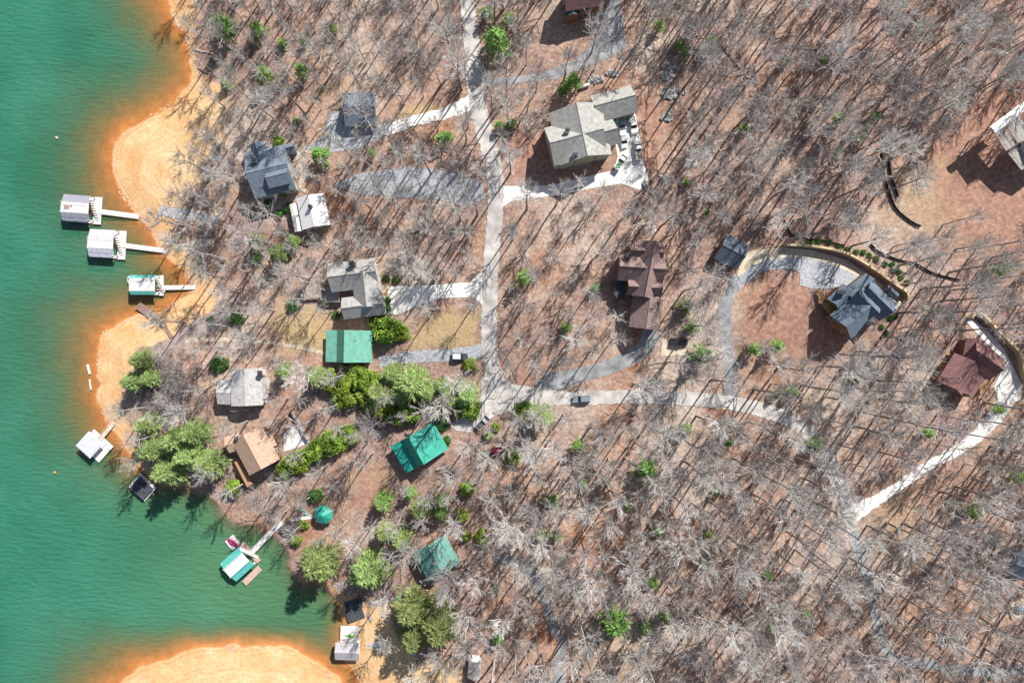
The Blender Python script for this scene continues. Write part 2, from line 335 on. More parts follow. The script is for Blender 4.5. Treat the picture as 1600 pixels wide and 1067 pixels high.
def patch(name, poly, m, dz, pad=7):
    b = []
    for i in range(len(poly)):
        p = np.array(poly[i], float); q = np.array(poly[(i+1) % len(poly)], float); n = max(1, int(np.hypot(*(q-p))/5))
        for t in range(n): b.append(p+(q-p)*t/n)
    nb = len(b); P = np.array(poly); uu, vv = np.meshgrid(np.arange(P[:, 0].min(), P[:, 0].max(), 5.0), np.arange(P[:, 1].min(), P[:, 1].max(), 5.0))
    ins = inpoly(uu, vv, poly) & (segdist(uu, vv, poly, True) > 2)
    pts = [Vector((float(x[0]), float(x[1]))) for x in b]+[Vector((float(x), float(y))) for x, y in zip(uu[ins], vv[ins])]
    r = mgeo.delaunay_2d_cdt(pts, [(i, (i+1) % nb) for i in range(nb)], [], 1, 1e-4)
    V = [tuple(gpt(p[0], p[1], dz)) for p in r[0]]; F = [tuple(reversed(f)) for f in r[2]]
    if pad is not None: keep_poly(poly, pad)
    return tag(link(name, mesh_py(name, V, F, m)), kind='structure')
strip('road', [(718,-120),(728,-20),(735,40),(738,80),(742,130),(750,180),(765,235),(775,290),(773,340),(768,400),(765,460),(764,520),(768,570),(776,600)], [20,22,26,26,24,24,26], M_ROAD, 0.10)
strip('road', [(780,612),(850,620),(900,622),(980,620),(1060,622),(1130,628),(1190,640),(1240,660),(1275,690),(1300,735),(1320,780),(1332,830)], [30,22,21,21,22,22,20], M_ROAD, 0.115)
strip('road', [(1331,822),(1350,890),(1365,950),(1378,1000),(1396,1026),(1440,1036),(1500,1045),(1560,1050),(1610,1040),(1700,1010)], [19,16,16,15,14,16], M_DARK, 0.10, 7)
patch('road', [(752,590),(776,575),(784,588),(800,600),(840,610),(842,631),(805,636),(782,648),(766,645),(748,666),(734,676),(712,672),(700,662),(718,654),(738,640),(752,618)], M_ROAD, 0.135)
strip('driveway', [(742,158),(715,170),(690,179),(650,188),(620,198),(590,206)], [24,17,16,18], M_CONC, 0.06)
patch('driveway', [(516,174),(535,174),(536,196),(561,200),(590,197),(600,213),(558,233),(519,238),(486,238),(471,233),(492,222),(507,211)], M_GRAV, 0.08)
patch('gravel_lot', [(520,290),(560,272),(640,260),(700,268),(752,285),(760,312),(720,322),(690,312),(620,308),(560,303)], M_GRAV, 0.06, None)
patch('driveway', [(752,122),(790,122),(820,118),(860,110),(900,94),(930,62),(945,15),(948,-30),(964,-20),(975,40),(979,75),(960,88),(920,103),(870,124),(820,130),(760,136)], M_DARK, 0.06)
patch('driveway', [(783,291),(840,291),(861,290),(921,275),(960,266),(965,245),(962,226),(958,202),(954,172),(990,166),(997,200),(1001,230),(1005,254),(1014,282),(999,297),(971,287),(915,296),(877,305),(840,309),(800,314),(785,324)], M_CONC, 0.07, 9)
patch('driveway', [(606,447),(650,447),(735,441),(754,420),(754,476),(740,464),(690,466),(650,478),(622,492),(606,490)], M_CONC, 0.07)
strip('driveway', [(757,548),(700,555),(640,558),(592,566)], [22,19,17], M_GRAV, 0.06)
strip('driveway', [(846,612),(862,598),(900,588),(950,574),(990,555),(1012,535),(1018,510)], [34,24,22,24,28], M_DARK, 0.07)
patch('parking_pad', [(1034,528),(1070,531),(1074,556),(1033,556)], M_SANDC, 0.1)
strip('driveway', [(1138,622),(1141,595),(1137,550),(1133,510),(1134,475),(1150,442),(1178,422)], [22,19,19,20,24], M_DARK, 0.07)
patch('driveway', [(1150,436),(1175,415),(1215,403),(1255,401),(1300,413),(1340,431),(1344,440),(1325,449),(1285,452),(1270,451),(1250,446),(1250,427),(1240,421),(1215,420),(1190,425),(1165,442),(1156,452)], M_GRAV, 0.09)
patch('driveway', [(1166,394),(1220,386),(1270,391),(1320,406),(1360,431),(1388,452),(1376,456),(1340,431),(1300,413),(1255,401),(1215,403),(1175,415),(1150,436),(1154,420)], M_SANDC, 0.075)
strip('driveway', [(1322,806),(1345,795),(1368,782),(1400,762),(1450,728),(1500,700),(1540,668),(1562,640),(1578,608)], [30,17,15,15,17,24,30], M_CONC, 0.075)
patch('driveway', [(1509,502),(1518,497),(1545,520),(1568,545),(1585,578),(1596,600),(1594,626),(1566,630),(1552,605),(1562,585),(1566,562),(1540,535)], M_CONC, 0.095)
strip('driveway', [(770,872),(800,876),(822,888),(838,910),(850,935),(868,985),(880,1005),(872,1040),(880,1090)], [16,15,13,13,16,15], M_DARK, 0.06, 4)
patch('parking_pad', [(443,678),(456,666),(476,676),(484,690),(468,698),(444,705)], M_CONC, 0.08)
strip('footpath', [(515,228),(502,238),(470,236),(466,250),(472,275),(470,292),(478,300)], 6, M_PATH, 0.11, 3)
strip('footpath', [(500,200),(512,212),(510,222)], 6, M_PATH, 0.11, 3)
strip('footpath', [(508,552),(480,545),(440,538),(380,532),(330,530),(290,532)], 6, M_PATH, 0.06, 3)
strip('footpath', [(455,812),(480,808),(490,806)], 5, M_CONC, 0.07, 3)
strip('stone_ramp', [(248,329),(290,335),(342,346)], 17, M_GRAV, 0.12, 2, 1.5)
strip('stone_ramp', [(272,387),(300,383),(334,378)], 13, M_PATH, 0.12, 2, 1.5)
patch('gravel_bank', [(228,545),(262,530),(322,492),(345,478),(352,490),(332,520),(300,536),(270,545),(245,570)], mat('grey_mulch', (0.36, 0.28, 0.26), 0.95, 0.2, 2.5, 0.4, 6), 0.05, 2)

# ---------------------------------------------------------------- houses
HOUSES = []
def seams_mat(): pass
M_WALLS = {'cream': mat('cream_siding', (0.55, 0.5, 0.4), 0.8, 0.06, 2), 'grey': mat('grey_siding', (0.4, 0.4, 0.4), 0.8, 0.06, 2), 'brown': mat('brown_log_siding', (0.22, 0.12, 0.07), 0.8, 0.12, 2), 'white': mat('white_siding', (0.72, 0.72, 0.7), 0.7, 0.05, 2), 'sage': mat('sage_siding', (0.36, 0.37, 0.28), 0.8, 0.06, 2)}
def roofm(n, c, var=0.13): return mat(n, c, 0.85, var, 1.1, 0.25, 7, detail=7)
R_SLATE = roofm('slate_blue_shingles', (0.16, 0.2, 0.25)); R_NEW = roofm('new_blue_grey_shingles', (0.13, 0.17, 0.22)); R_GREY = roofm('warm_grey_shingles', (0.36, 0.35, 0.34))
R_LGREY = roofm('light_grey_shingles', (0.46, 0.45, 0.44)); R_OLIVE = roofm('olive_grey_shingles', (0.37, 0.37, 0.35)); R_BROWN = roofm('brown_shingles', (0.25, 0.18, 0.17)); R_TAN = roofm('tan_shingles', (0.5, 0.34, 0.25), 0.1)
R_RED = roofm('reddish_brown_shingles', (0.24, 0.13, 0.13)); R_TEAL = roofm('teal_shingles', (0.13, 0.3, 0.26)); R_DARK = roofm('charcoal_shingles', (0.1, 0.125, 0.16))
R_GREEN = mat('green_metal_roofing', (0.16, 0.41, 0.32), 0.5, 0.09, 0.9, spec=0.5); R_GREEN2 = mat('emerald_metal_roofing', (0.025, 0.33, 0.25), 0.5, 0.1, 0.9, spec=0.5); R_WHITE = mat('white_metal_roofing', (0.78, 0.77, 0.76), 0.45, 0.03, 0.8, spec=0.4)
M_FRAME = mat('white_window_trim', (0.75, 0.75, 0.73), 0.6, 0.03); M_GLASS = mat('dark_window_glass', (0.03, 0.045, 0.06), 0.08, 0.1, 1, spec=0.6)
M_BRICK = mat('chimney_masonry', (0.4, 0.36, 0.33), 0.9, 0.2, 3, 0.3); M_CAP = mat('dark_metal_cap', (0.07, 0.07, 0.08), 0.5, 0.1)
M_DECK = mat('stained_deck_boards', (0.42, 0.25, 0.13), 0.8, 0.15, 2.5); M_GDECK = mat('weathered_deck_boards', (0.36, 0.33, 0.31), 0.85, 0.15, 2.5)
M_VENT = mat('vent_pipe', (0.5, 0.5, 0.5), 0.6, 0.1)

class House:
    def __init__(s, name, u, v, label, wall, rpx, cat='house', h=None, group=None):
        s.g = gpt(u, v); s.root = empty(name, s.g, label, cat, group); s.wall = M_WALLS[wall]; HOUSES.append((u, v, rpx)); s.n = 0
    def L(s, p): return (p[0]-s.g.x, p[1]-s.g.y, p[2]-s.g.z)
    def block(s, u, v, Lp, Wp, a, eave, rise, rm, prof=None, windows=True, ridge=True, ribs=0.0, walls=True, over=0.45):
        """roof block given as it shows in the picture: centre, size and ridge direction in photo pixels and degrees"""
        ar = math.radians(a); ax = (math.cos(ar), -math.sin(ar)); zt = s.g.z+eave+rise*0.45; k = PXM*(CAM_H-zt)/CAM_H
        c = s.L(unproj(u, v, zt)); Lm = Lp*k; W = Wp*k
        P = [(q*k, z) for q, z in prof] if prof else [(-W/2, eave), (0, eave+rise), (W/2, eave)]
        th = 0.2
        top = [(q, z) for q, z in P]; bot = [(q, z-th) for q, z in reversed(P)]
        r = MB().extrude(top+bot, c, ax, Lm).build('roof', rm, s.root)
        ip = max(range(len(P)), key=lambda i: P[i][1])
        if ridge:
            q, z = P[ip]
            MB().extrude([(q-0.16, z-0.03), (q-0.1, z+0.06), (q+0.1, z+0.06), (q+0.16, z-0.03)], c, ax, Lm+0.04).build('ridge_cap', rm, r)
        if ribs > 0:
            mb = MB(); nx, ny = -ax[1], ax[0]; nb = int(Lm/ribs)
            for i in range(1, nb):
                e = -Lm/2+Lm*i/nb
                for (q1, z1), (q2, z2) in zip(P[:-1], P[1:]):
                    A = [(c[0]+ax[0]*(e+d)+nx*q, c[1]+ax[1]*(e+d)+ny*q, z+dz) for (q, z) in ((q1, z1), (q2, z2)) for d, dz in ((-0.03, 0.001), (0, 0.07), (0.03, 0.001))]
                    mb.add(A, [(0, 1, 4, 3), (1, 2, 5, 4)])
            tag(mb.build('seams', rm, r), kind='stuff')
        if walls:
            wi = W/2-over if not prof else None
            lo, hi = P[0][0]+over, P[-1][0]-over
            def zroof(q):
                for (q1, z1), (q2, z2) in zip(P[:-1], P[1:]):
                    if q1 <= q <= q2: return z1+(z2-z1)*(q-q1)/(q2-q1+1e-9)
                return eave
            mids = [(q, z-th-0.05) for q, z in P[1:-1]]
            wp = [(lo, -1.6), (lo, zroof(lo)-th-0.05)]+mids+[(hi, zroof(hi)-th-0.05), (hi, -1.6)]
            MB().extrude(wp, c, ax, Lm-2*over).build('wall', s.wall, s.root)
            if windows:
                nx, ny = -ax[1], ax[0]; nw = max(1, int(Lm/3.6))
                rows = [1.5] if eave < 4.6 else [1.5, eave-1.5]
                for side, q in ((1, hi), (-1, lo)):
                    for i in range(nw):
                        e = -Lm/2+Lm*(i+0.5)/nw
                        for zz in rows:
                            s._win(c, ax, e, q+side*0.03, zz, side, (nx, ny), True)
                for end in (-1, 1):
                    for qq in ((-W*0.2, W*0.2) if not prof else (-1.6, 1.6)):
                        for zz in rows: s._win(c, ax, end*(Lm/2-over+0.03), qq, zz, end, None, False)
        return c, ax, k
    def _win(s, c, ax, e, q, z, side, n, along):
        nx, ny = -ax[1], ax[0]; p = (c[0]+ax[0]*e+nx*q, c[1]+ax[1]*e+ny*q, z); a = math.atan2(ax[1], ax[0])
        sz, so = ((1.2, 0.08, 1.4), (1.0, 0.05, 1.2)) if along else ((0.08, 1.2, 1.4), (0.05, 1.0, 1.2))
        f = MB().box(p, sz, a).build('window', M_FRAME, s.root)
        d = 0.03*side; pp = (p[0]+nx*d, p[1]+ny*d, z) if along else (p[0]+ax[0]*d, p[1]+ax[1]*d, z)
        MB().box(pp, so, a).build('pane', M_GLASS, f)
    def chimney(s, u, v, top, size=1.1, a=0, m=None, hgt=3.0):
        p = s.L(unproj(u, v, s.g.z+top)); b = MB().box((p[0], p[1], top-hgt/2), (size, size*0.8, hgt), math.radians(-a)).build('chimney', m or M_BRICK, s.root)
        MB().box((p[0], p[1], top+0.08), (size*1.15, size*0.95, 0.14), math.radians(-a)).box((p[0], p[1], top+0.26), (size*0.5, size*0.4, 0.22), math.radians(-a)).build('chimney_cap', M_CAP, b)
    def vents(s, pts, z):
        for u, v in pts:
            p = s.L(unproj(u, v, s.g.z+z)); MB().bar((p[0], p[1], z-1.5), (p[0], p[1], z+0.35), 0.09, 6).build('vent_pipe', M_VENT, s.root)
    def deck(s, poly, z, m, rail=True, posts=True, rails_from=0):
        P = [s.L(unproj(u, v, s.g.z+z)) for u, v in poly]; n = len(P)
        ar = sum(P[i][0]*P[(i+1) % n][1]-P[(i+1) % n][0]*P[i][1] for i in range(n))
        if ar < 0: P = P[::-1]
        V = [(p[0], p[1], z-0.18) for p in P]+[(p[0], p[1], z) for p in P]
        F = [tuple(range(n-1, -1, -1)), tuple(range(n, 2*n))]+[(i, (i+1) % n, n+(i+1) % n, n+i) for i in range(n)]
        d = MB().add(V, F).build('deck', m, s.root)
        if posts:
            for p in P: MB().box((p[0]*0.985, p[1]*0.985, (z-0.2-2)/2), (0.18, 0.18, z-0.2+2)).build('deck_post', m, s.root)
        if rail:
            mb = MB()
            for i in range(n):
                p, q = P[i], P[(i+1) % n]
                if Vector((q[0]-p[0], q[1]-p[1])).length < 1: continue
                mb.bar((p[0], p[1], z+1.0), (q[0], q[1], z+1.0), 0.06, 4); mb.bar((p[0], p[1], z+0.5), (q[0], q[1], z+0.5), 0.03, 4)
                k = max(1, int(Vector((q[0]-p[0], q[1]-p[1])).length/1.6))
                for j in range(k): x = p[0]+(q[0]-p[0])*j/k; y = p[1]+(q[1]-p[1])*j/k; mb.bar((x, y, z), (x, y, z+1.02), 0.05, 4)
            mb.build('railing', m, d)
    def foot(s, poly): keep_poly(poly, 10)

H = House('lake_house', 418, 266, 'slate blue roofed house on the upper lakeshore with a raised roof panel', 'grey', 46)
H.block(419, 266, 66, 72, -14, 5.0, 3.2, R_SLATE); H.block(433, 275, 36, 30, -14, 6.9, 1.6, R_SLATE, windows=False); H.block(405, 240, 34, 26, 76, 4.6, 2.2, R_SLATE, windows=False)
H.block(451, 232, 20, 16, -14, 3.2, 1.2, R_SLATE, windows=False); H.chimney(396, 250, 8.6); H.vents([(430,250),(408,290)], 7.0); H.deck([(381,235),(394,222),(400,232),(384,246)], 2.4, M_GDECK); H.foot([(378,228),(455,215),(462,296),(396,314)])
H = House('guest_cottage', 486, 332, 'small white metal roofed cottage just below the slate blue lake house', 'white', 32)
H.block(488, 330, 50, 44, 79, 3.6, 1.8, R_WHITE, ribs=0.6); H.block(462, 340, 44, 12, 79, 2.7, 0.5, R_WHITE, windows=False, ridge=False); H.chimney(484, 322, 6.6, 0.9, m=M_CAP); H.foot([(456,308),(500,300),(518,352),(468,364)])
H = House('garage', 562, 168, 'dark slate roofed garage behind a spreading bare tree beside the upper drive', 'cream', 34, 'garage')
H.block(562, 169, 50, 52, -2, 3.4, 2.6, R_SLATE); H.vents([(575,160)], 5.2); H.foot([(536,140),(590,140),(590,198),(532,198)])
H = House('lake_house', 556, 450, 'warm grey shingled house with three roof wings and a white concrete drive', 'cream', 52)
H.block(551, 429, 76, 46, -7, 5.0, 3.0, R_GREY); H.block(567, 478, 66, 34, -7, 5.0, 2.4, R_GREY); H.block(572, 452, 56, 44, 84, 5.3, 3.2, R_GREY, windows=False); H.chimney(549, 411, 9.0, 1.3); H.vents([(580,465),(545,440)], 7.0)
H.deck([(508,450),(530,452),(531,472),(510,472)], 2.2, M_GDECK); H.deck([(470,459),(508,460),(508,465),(470,464)], 1.2, M_GDECK, rail=False, posts=False); H.foot([(510,408),(592,402),(602,488),(536,498)])
P3 = [(-35,2.9),(-17,3.5),(0,7.4),(19,4.0),(38,3.0)]
H = House('lake_house', 543, 542, 'house with a square light green metal roof beside the warm grey house', 'cream', 40)
H.block(542, 541, 50, 70, 91, 3.2, 2.5, R_GREEN, prof=P3, ribs=0.5); H.vents([(556,530)], 5.4); H.chimney(535, 565, 4.6, 0.7, m=M_FRAME, hgt=2); H.foot([(505,512),(582,510),(584,570),(505,572)])
H = House('cabin', 652, 703, 'cabin with an emerald green ribbed metal roof set at an angle', 'brown', 44)
H.block(652, 702, 49, 78, 60, 3.6, 2.8, R_GREEN2, prof=[(-36,2.9),(-15,3.6),(0,7.2),(22,4.2),(41,3.0)][::1], ribs=0.5); H.chimney(635, 680, 5.6, 1.0); H.vents([(664,716)], 6.2); H.foot([(604,700),(673,660),(700,706),(632,746)])
H = House('cabin', 681, 872, 'teal shingled cabin half hidden by bare branches near the cove', 'brown', 36)
H.block(681, 872, 50, 58, 62, 4.6, 2.8, R_TEAL); H.vents([(679,890),(690,860)], 6.4); H.foot([(646,880),(692,834),(716,876),(662,910)]); H.deck([(655,908),(664,915),(716,884),(712,876)], 2.0, M_GDECK, rail=False)
H = House('lake_house', 380, 606, 'pale grey low roofed house on the point with a smaller left wing', 'white', 42)
H.block(384, 605, 58, 50, 88, 4.4, 1.2, R_LGREY); H.block(350, 613, 22, 38, 2, 3.4, 1.3, R_LGREY, windows=False); H.block(407, 606, 34, 18, 88, 3.4, 0.5, R_GREY, windows=False, ridge=False); H.chimney(406, 582, 6.6, 1.2, m=M_FRAME); H.vents([(375,622),(392,600)], 5.4); H.foot([(338,570),(418,570),(418,638),(338,638)])
H.deck([(362,638),(388,638),(388,642),(362,642)], 2.2, M_GDECK)
H = House('lake_house', 396, 706, 'tan shingled house set at an angle behind the shoreline pines', 'brown', 44)
H.block(397, 705, 60, 54, 62, 4.8, 2.6, R_TAN); H.block(364, 692, 24, 26, -20, 4.0, 1.4, R_TAN, windows=False); H.block(422, 690, 18, 14, 62, 3.0, 0.5, R_TAN, windows=False, ridge=False); H.chimney(369, 684, 6.6, 1.0); H.vents([(405,690),(394,672)], 6.9)
H.deck([(366,722),(373,719),(394,756),(386,761)], 2.4, M_DECK, rail=False); H.foot([(352,685),(405,662),(436,716),(388,746)])
H = House('large_house', 912, 206, 'large olive grey roofed house with white trucks parked on its drive', 'sage', 70)
H.block(908, 206, 84, 84, 78, 6.2, 4.2, R_OLIVE); H.block(900, 216, 86, 62, -15, 6.2, 4.0, R_OLIVE, windows=False); H.block(960, 160, 66, 44, -15, 5.0, 3.0, R_OLIVE); H.block(945, 208, 38, 40, -15, 6.0, 3.0, R_OLIVE, windows=False)
H.chimney(887, 203, 10.6, 1.1, m=M_FRAME); H.chimney(899, 242, 9.0, 1.2, m=M_FRAME, hgt=4); H.vents([(915,225),(935,195),(960,150)], 9); H.foot([(860,168),(990,120),(1000,170),(955,250),(880,265)])
H = House('log_house', 1006, 448, 'brown roofed house with many cross gables and a rounded deck', 'brown', 66)
H.block(1014, 421, 88, 34, 101, 6.4, 3.8, R_BROWN); H.block(1003, 419, 72, 42, 4, 6.0, 3.2, R_BROWN, windows=False); H.block(1010, 393, 54, 26, 4, 5.8, 2.2, R_BROWN, windows=False); H.block(1008, 449, 54, 26, 4, 5.8, 2.4, R_BROWN, windows=False)
H.block(1011, 489, 50, 48, 98, 4.4, 3.2, R_BROWN); H.vents([(1006,419),(985,425),(1020,480)], 8.6); H.chimney(984, 398, 9.4, 1.2)
H.deck([(961,446),(966,440),(976,438),(976,468),(966,468),(959,460)], 3.2, M_CAP); H.deck([(972,404),(986,382),(990,392),(976,408)], 2.4, M_DECK); H.foot([(962,376),(1042,374),(1044,520),(980,512),(958,460)])
H = House('new_house', 1346, 482, 'new blue grey roofed house with stained timber decks and a chimney', 'brown', 62)
H.block(1372, 469, 54, 38, 44, 5.6, 3.0, R_NEW); H.block(1337, 494, 52, 50, -41, 5.4, 3.4, R_NEW); H.block(1354, 474, 44, 34, 44, 6.2, 2.6, R_NEW, windows=False); H.block(1345, 450, 46, 24, -38, 4.6, 2.0, R_NEW, windows=False); H.block(1316, 464, 34, 26, -45, 5.2, 1.8, R_NEW, windows=False); H.block(1394, 456, 22, 12, 44, 3.0, 0.8, R_NEW, windows=False, ridge=False)
H.chimney(1319, 456, 8.2, 1.3); H.chimney(1364, 505, 8.4, 1.3); H.vents([(1360,460),(1340,500)], 8)
H.deck([(1283,474),(1296,468),(1308,486),(1298,494)], 3.0, M_DECK); H.deck([(1294,496),(1304,492),(1336,520),(1338,528),(1318,520),(1300,510)], 3.0, M_DECK); H.deck([(1278,454),(1284,452),(1288,472),(1282,474)], 1.8, M_DECK); H.foot([(1278,450),(1350,430),(1408,470),(1375,510),(1338,530)])
H = House('detached_garage', 1145, 394, 'dark slate roofed square garage at the bend of the curved drive', 'brown', 28, 'garage')
H.block(1145, 393, 40, 44, 28, 3.2, 2.2, R_DARK); H.vents([(1150,385)], 5); H.foot([(1124,388),(1134,363),(1168,382),(1148,424)])
H = House('woodland_house', 1522, 576, 'reddish brown hipped roof house inside the curved retaining wall', 'brown', 50)
H.block(1503, 586, 52, 48, 122, 5.0, 3.0, R_RED); H.block(1541, 562, 54, 42, 36, 5.0, 3.0, R_RED); H.block(1520, 602, 36, 28, 122, 4.6, 2.2, R_RED, windows=False); H.block(1524, 545, 30, 28, 100, 4.4, 1.8, R_RED, windows=False); H.vents([(1530,555),(1500,590)], 7.6); H.foot([(1474,588),(1512,526),(1568,560),(1530,602),(1512,622)])
H.deck([(1530,602),(1550,590),(1544,606),(1532,618)], 2.0, M_DECK, rail=False)
H = House('hillside_house', 914, -10, 'reddish roofed house cut off by the top edge of the picture', 'brown', 50)
H.block(916, -12, 70, 42, -9, 6.5, 3.2, R_RED); H.block(894, 14, 20, 24, 81, 5.0, 1.2, R_DARK, windows=False); H.foot([(876,-40),(950,-40),(950,12),(890,32)]); H.deck([(902,24),(948,12),(946,2),(902,14)], 3.0, M_DECK)
H = House('terraced_house', 1612, 214, 'pale building with railed decks at the right edge above red clay', 'white', 56)
H.block(1582, 180, 76, 13, -37, 9.2, 0.3, R_WHITE, ridge=False, walls=False); H.block(1672, 196, 90, 60, -37, 9.4, 2.0, R_GREY)
for u_, v_ in ((1551,204),(1582,181),(1612,157)):
    p = H.L(unproj(u_, v_, H.g.z+9)); MB().box((p[0], p[1], 3.7), (0.3, 0.3, 10.4)).build('post', M_FRAME, H.root)
H.deck([(1552,204),(1566,194),(1586,226),(1572,236)], 8.0, M_GDECK); H.deck([(1568,192),(1590,178),(1614,212),(1590,224)], 8.4, M_GDECK); H.deck([(1574,238),(1590,226),(1612,256),(1596,266)], 6.0, M_GDECK); H.foot([(1545,200),(1600,150),(1680,200),(1620,290)])
H = House('gazebo', 505, 804, 'small emerald roofed gazebo near the boathouse gangway', 'brown', 18, 'gazebo')
c = H.L(unproj(505, 804, H.g.z+3)); ax = (1, 0); o8 = [(c[0]+2.75*math.cos(i*math.pi/4+0.3), c[1]+2.75*math.sin(i*math.pi/4+0.3)) for i in range(8)]
for i in range(8):
    p, q = o8[i], o8[(i+1) % 8]; MB().add([(p[0], p[1], 2.7), (q[0], q[1], 2.7), (c[0], c[1], 4.4), (p[0], p[1], 2.58), (q[0], q[1], 2.58), (c[0], c[1], 4.28)], [(0, 1, 2), (5, 4, 3), (0, 3, 4, 1)]).build('roof_panel', R_GREEN2, H.root)
for sx in (-1, 1):
    for sy in (-1, 1): MB().bar((c[0]+ax[0]*sx*2-ax[1]*sy*2, c[1]+ax[1]*sx*2+ax[0]*sy*2, -0.5), (c[0]+ax[0]*sx*2-ax[1]*sy*2, c[1]+ax[1]*sx*2+ax[0]*sy*2, 2.9), 0.12, 6).build('post', M_DECK, H.root)
H.foot([(488,786),(524,800),(514,822),(488,814)])
H = House('garden_shed', 742, 1046, 'small grey shed with a white porch at the bottom edge', 'white', 18, 'shed')
H.block(741, 1047, 28, 20, 96, 2.6, 1.2, R_GREY); H.block(743, 1032, 10, 17, 96, 2.3, 0.3, R_WHITE, windows=False, ridge=False); H.foot([(730,1026),(754,1026),(752,1064),(730,1062)])
H = House('woodland_house', 1600, 884, 'blue grey roof corner behind branches at the right edge', 'grey', 26)
H.block(1602, 886, 44, 44, 20, 4.2, 2.4, R_SLATE); H.foot([(1576,866),(1640,866),(1640,910),(1576,910)])
# hot tub patio at the right edge
g = gpt(1592, 950); t = empty('hot_tub', g, 'round pale hot tub on a cream patio at the right edge', 'hot tub')
MB().box((0, 0, 0.0), (6.0, 4.6, 0.5), 0.35).build('patio_slab', M_SANDC, t)
an = [i*2*math.pi/16 for i in range(16)]
def ring(mb, r0, r1, z0, z1):
    V = [(r*math.cos(a), r*math.sin(a), z) for r, z in ((r1, z0), (r1, z1), (r0, z1), (r0, z0)) for a in an]; F = []
    for k_ in range(3):
        for i in range(16): F.append((k_*16+i, k_*16+(i+1) % 16, (k_+1)*16+(i+1) % 16, (k_+1)*16+i))
    return mb.add(V, F)
ring(MB(), 0.85, 1.15, 0.25, 1.1).build('tub_shell', M_FRAME, t); V = [(0.86*math.cos(a), 0.86*math.sin(a), 0.95) for a in an]
MB().add(V, [tuple(range(16))]).build('tub_water', mat('tub_water', (0.25, 0.45, 0.5), 0.1), t)

# ---------------------------------------------------------------- docks
M_WHT = mat('white_painted_boards', (0.72, 0.7, 0.68), 0.7, 0.06, 2); M_BLGR = mat('blue_grey_metal_sheet', (0.3, 0.3, 0.36), 0.5, 0.05, 1); M_TEALM = mat('teal_metal_sheet', (0.1, 0.45, 0.4), 0.5, 0.06, 1)
M_BRDK = mat('brown_dock_boards', (0.3, 0.2, 0.16), 0.85, 0.15, 2.5); M_CHAR = mat('charcoal_boards', (0.07, 0.075, 0.09), 0.7, 0.3, 1.5); M_PINKD = mat('pinkish_deck_boards', (0.6, 0.42, 0.36), 0.8, 0.12, 2); M_FLOAT = mat('black_float', (0.03, 0.03, 0.035), 0.6)
def dock(name, label, u, v, a, z0=0.0):
    p = unproj(u, v, z0); return empty(name, (p[0], p[1], 0), label, 'dock', 'docks along the shoreline', -math.radians(a))
def planks(root, name, cx, cy, lx, ly, z, m, th=0.22, nb=None, along='x'):
    """a deck of separate boards"""
    d = MB().box((cx, cy, z-th/2-0.05), (lx-0.1, ly-0.1, th)).build(name, M_FLOAT if z < 1 else m, root)
    mb = MB(); L_ = ly if along == 'x' else lx; n = nb or max(2, int(L_/0.45))
    for i in range(n):
        o = -L_/2+L_*(i+0.5)/n
        mb.box((cx, cy+o, z) if along == 'x' else (cx+o, cy, z), (lx, L_/n-0.05, 0.06) if along == 'x' else (L_/n-0.05, ly, 0.06))
    tag(mb.build('deck_boards', m, d), kind='stuff'); return d
def gangway(label, u0, v0, u1, v1, w, m, z0=0.7, z1=None, rail=True, group='gangways'):
    z1 = float(max(zat(u1, v1), 0))+0.35 if z1 is None else z1
    A = Vector(unproj(u0, v0, z0)); B = Vector(unproj(u1, v1, z1)); d = (B-A); L_ = d.length
    r = empty('gangway', (A.x, A.y, z0), label, 'gangway', group, math.atan2(d.y, d.x)); sl = (z1-z0)/L_
    mb = MB(); n = int(L_/0.6)
    for i in range(n):
        x = L_*(i+0.5)/n; mb.box((x, 0, sl*x), (L_/n-0.04, w, 0.1))
    tag(mb.build('deck_boards', m, r), kind='stuff')
    for s in (-1, 1):
        mb = MB().bar((0, s*w/2, -0.08), (L_, s*w/2, sl*L_-0.08), 0.09, 4)
        mb.build('stringer', m, r)
        if rail:
            mb = MB().bar((0, s*w/2, 0.95), (L_, s*w/2, sl*L_+0.95), 0.035, 4)
            for i in range(0, int(L_/2)+1): x = min(L_, i*2.0); mb.bar((x, s*w/2, sl*x), (x, s*w/2, sl*x+0.95), 0.03, 4)
            mb.build('handrail', m, r)
    for x in (L_*0.02, L_*0.98):
        MB().bar((x, 0, -2.2), (x, 0, sl*x-0.06), 0.12, 6).build('post', m, r)
    return r
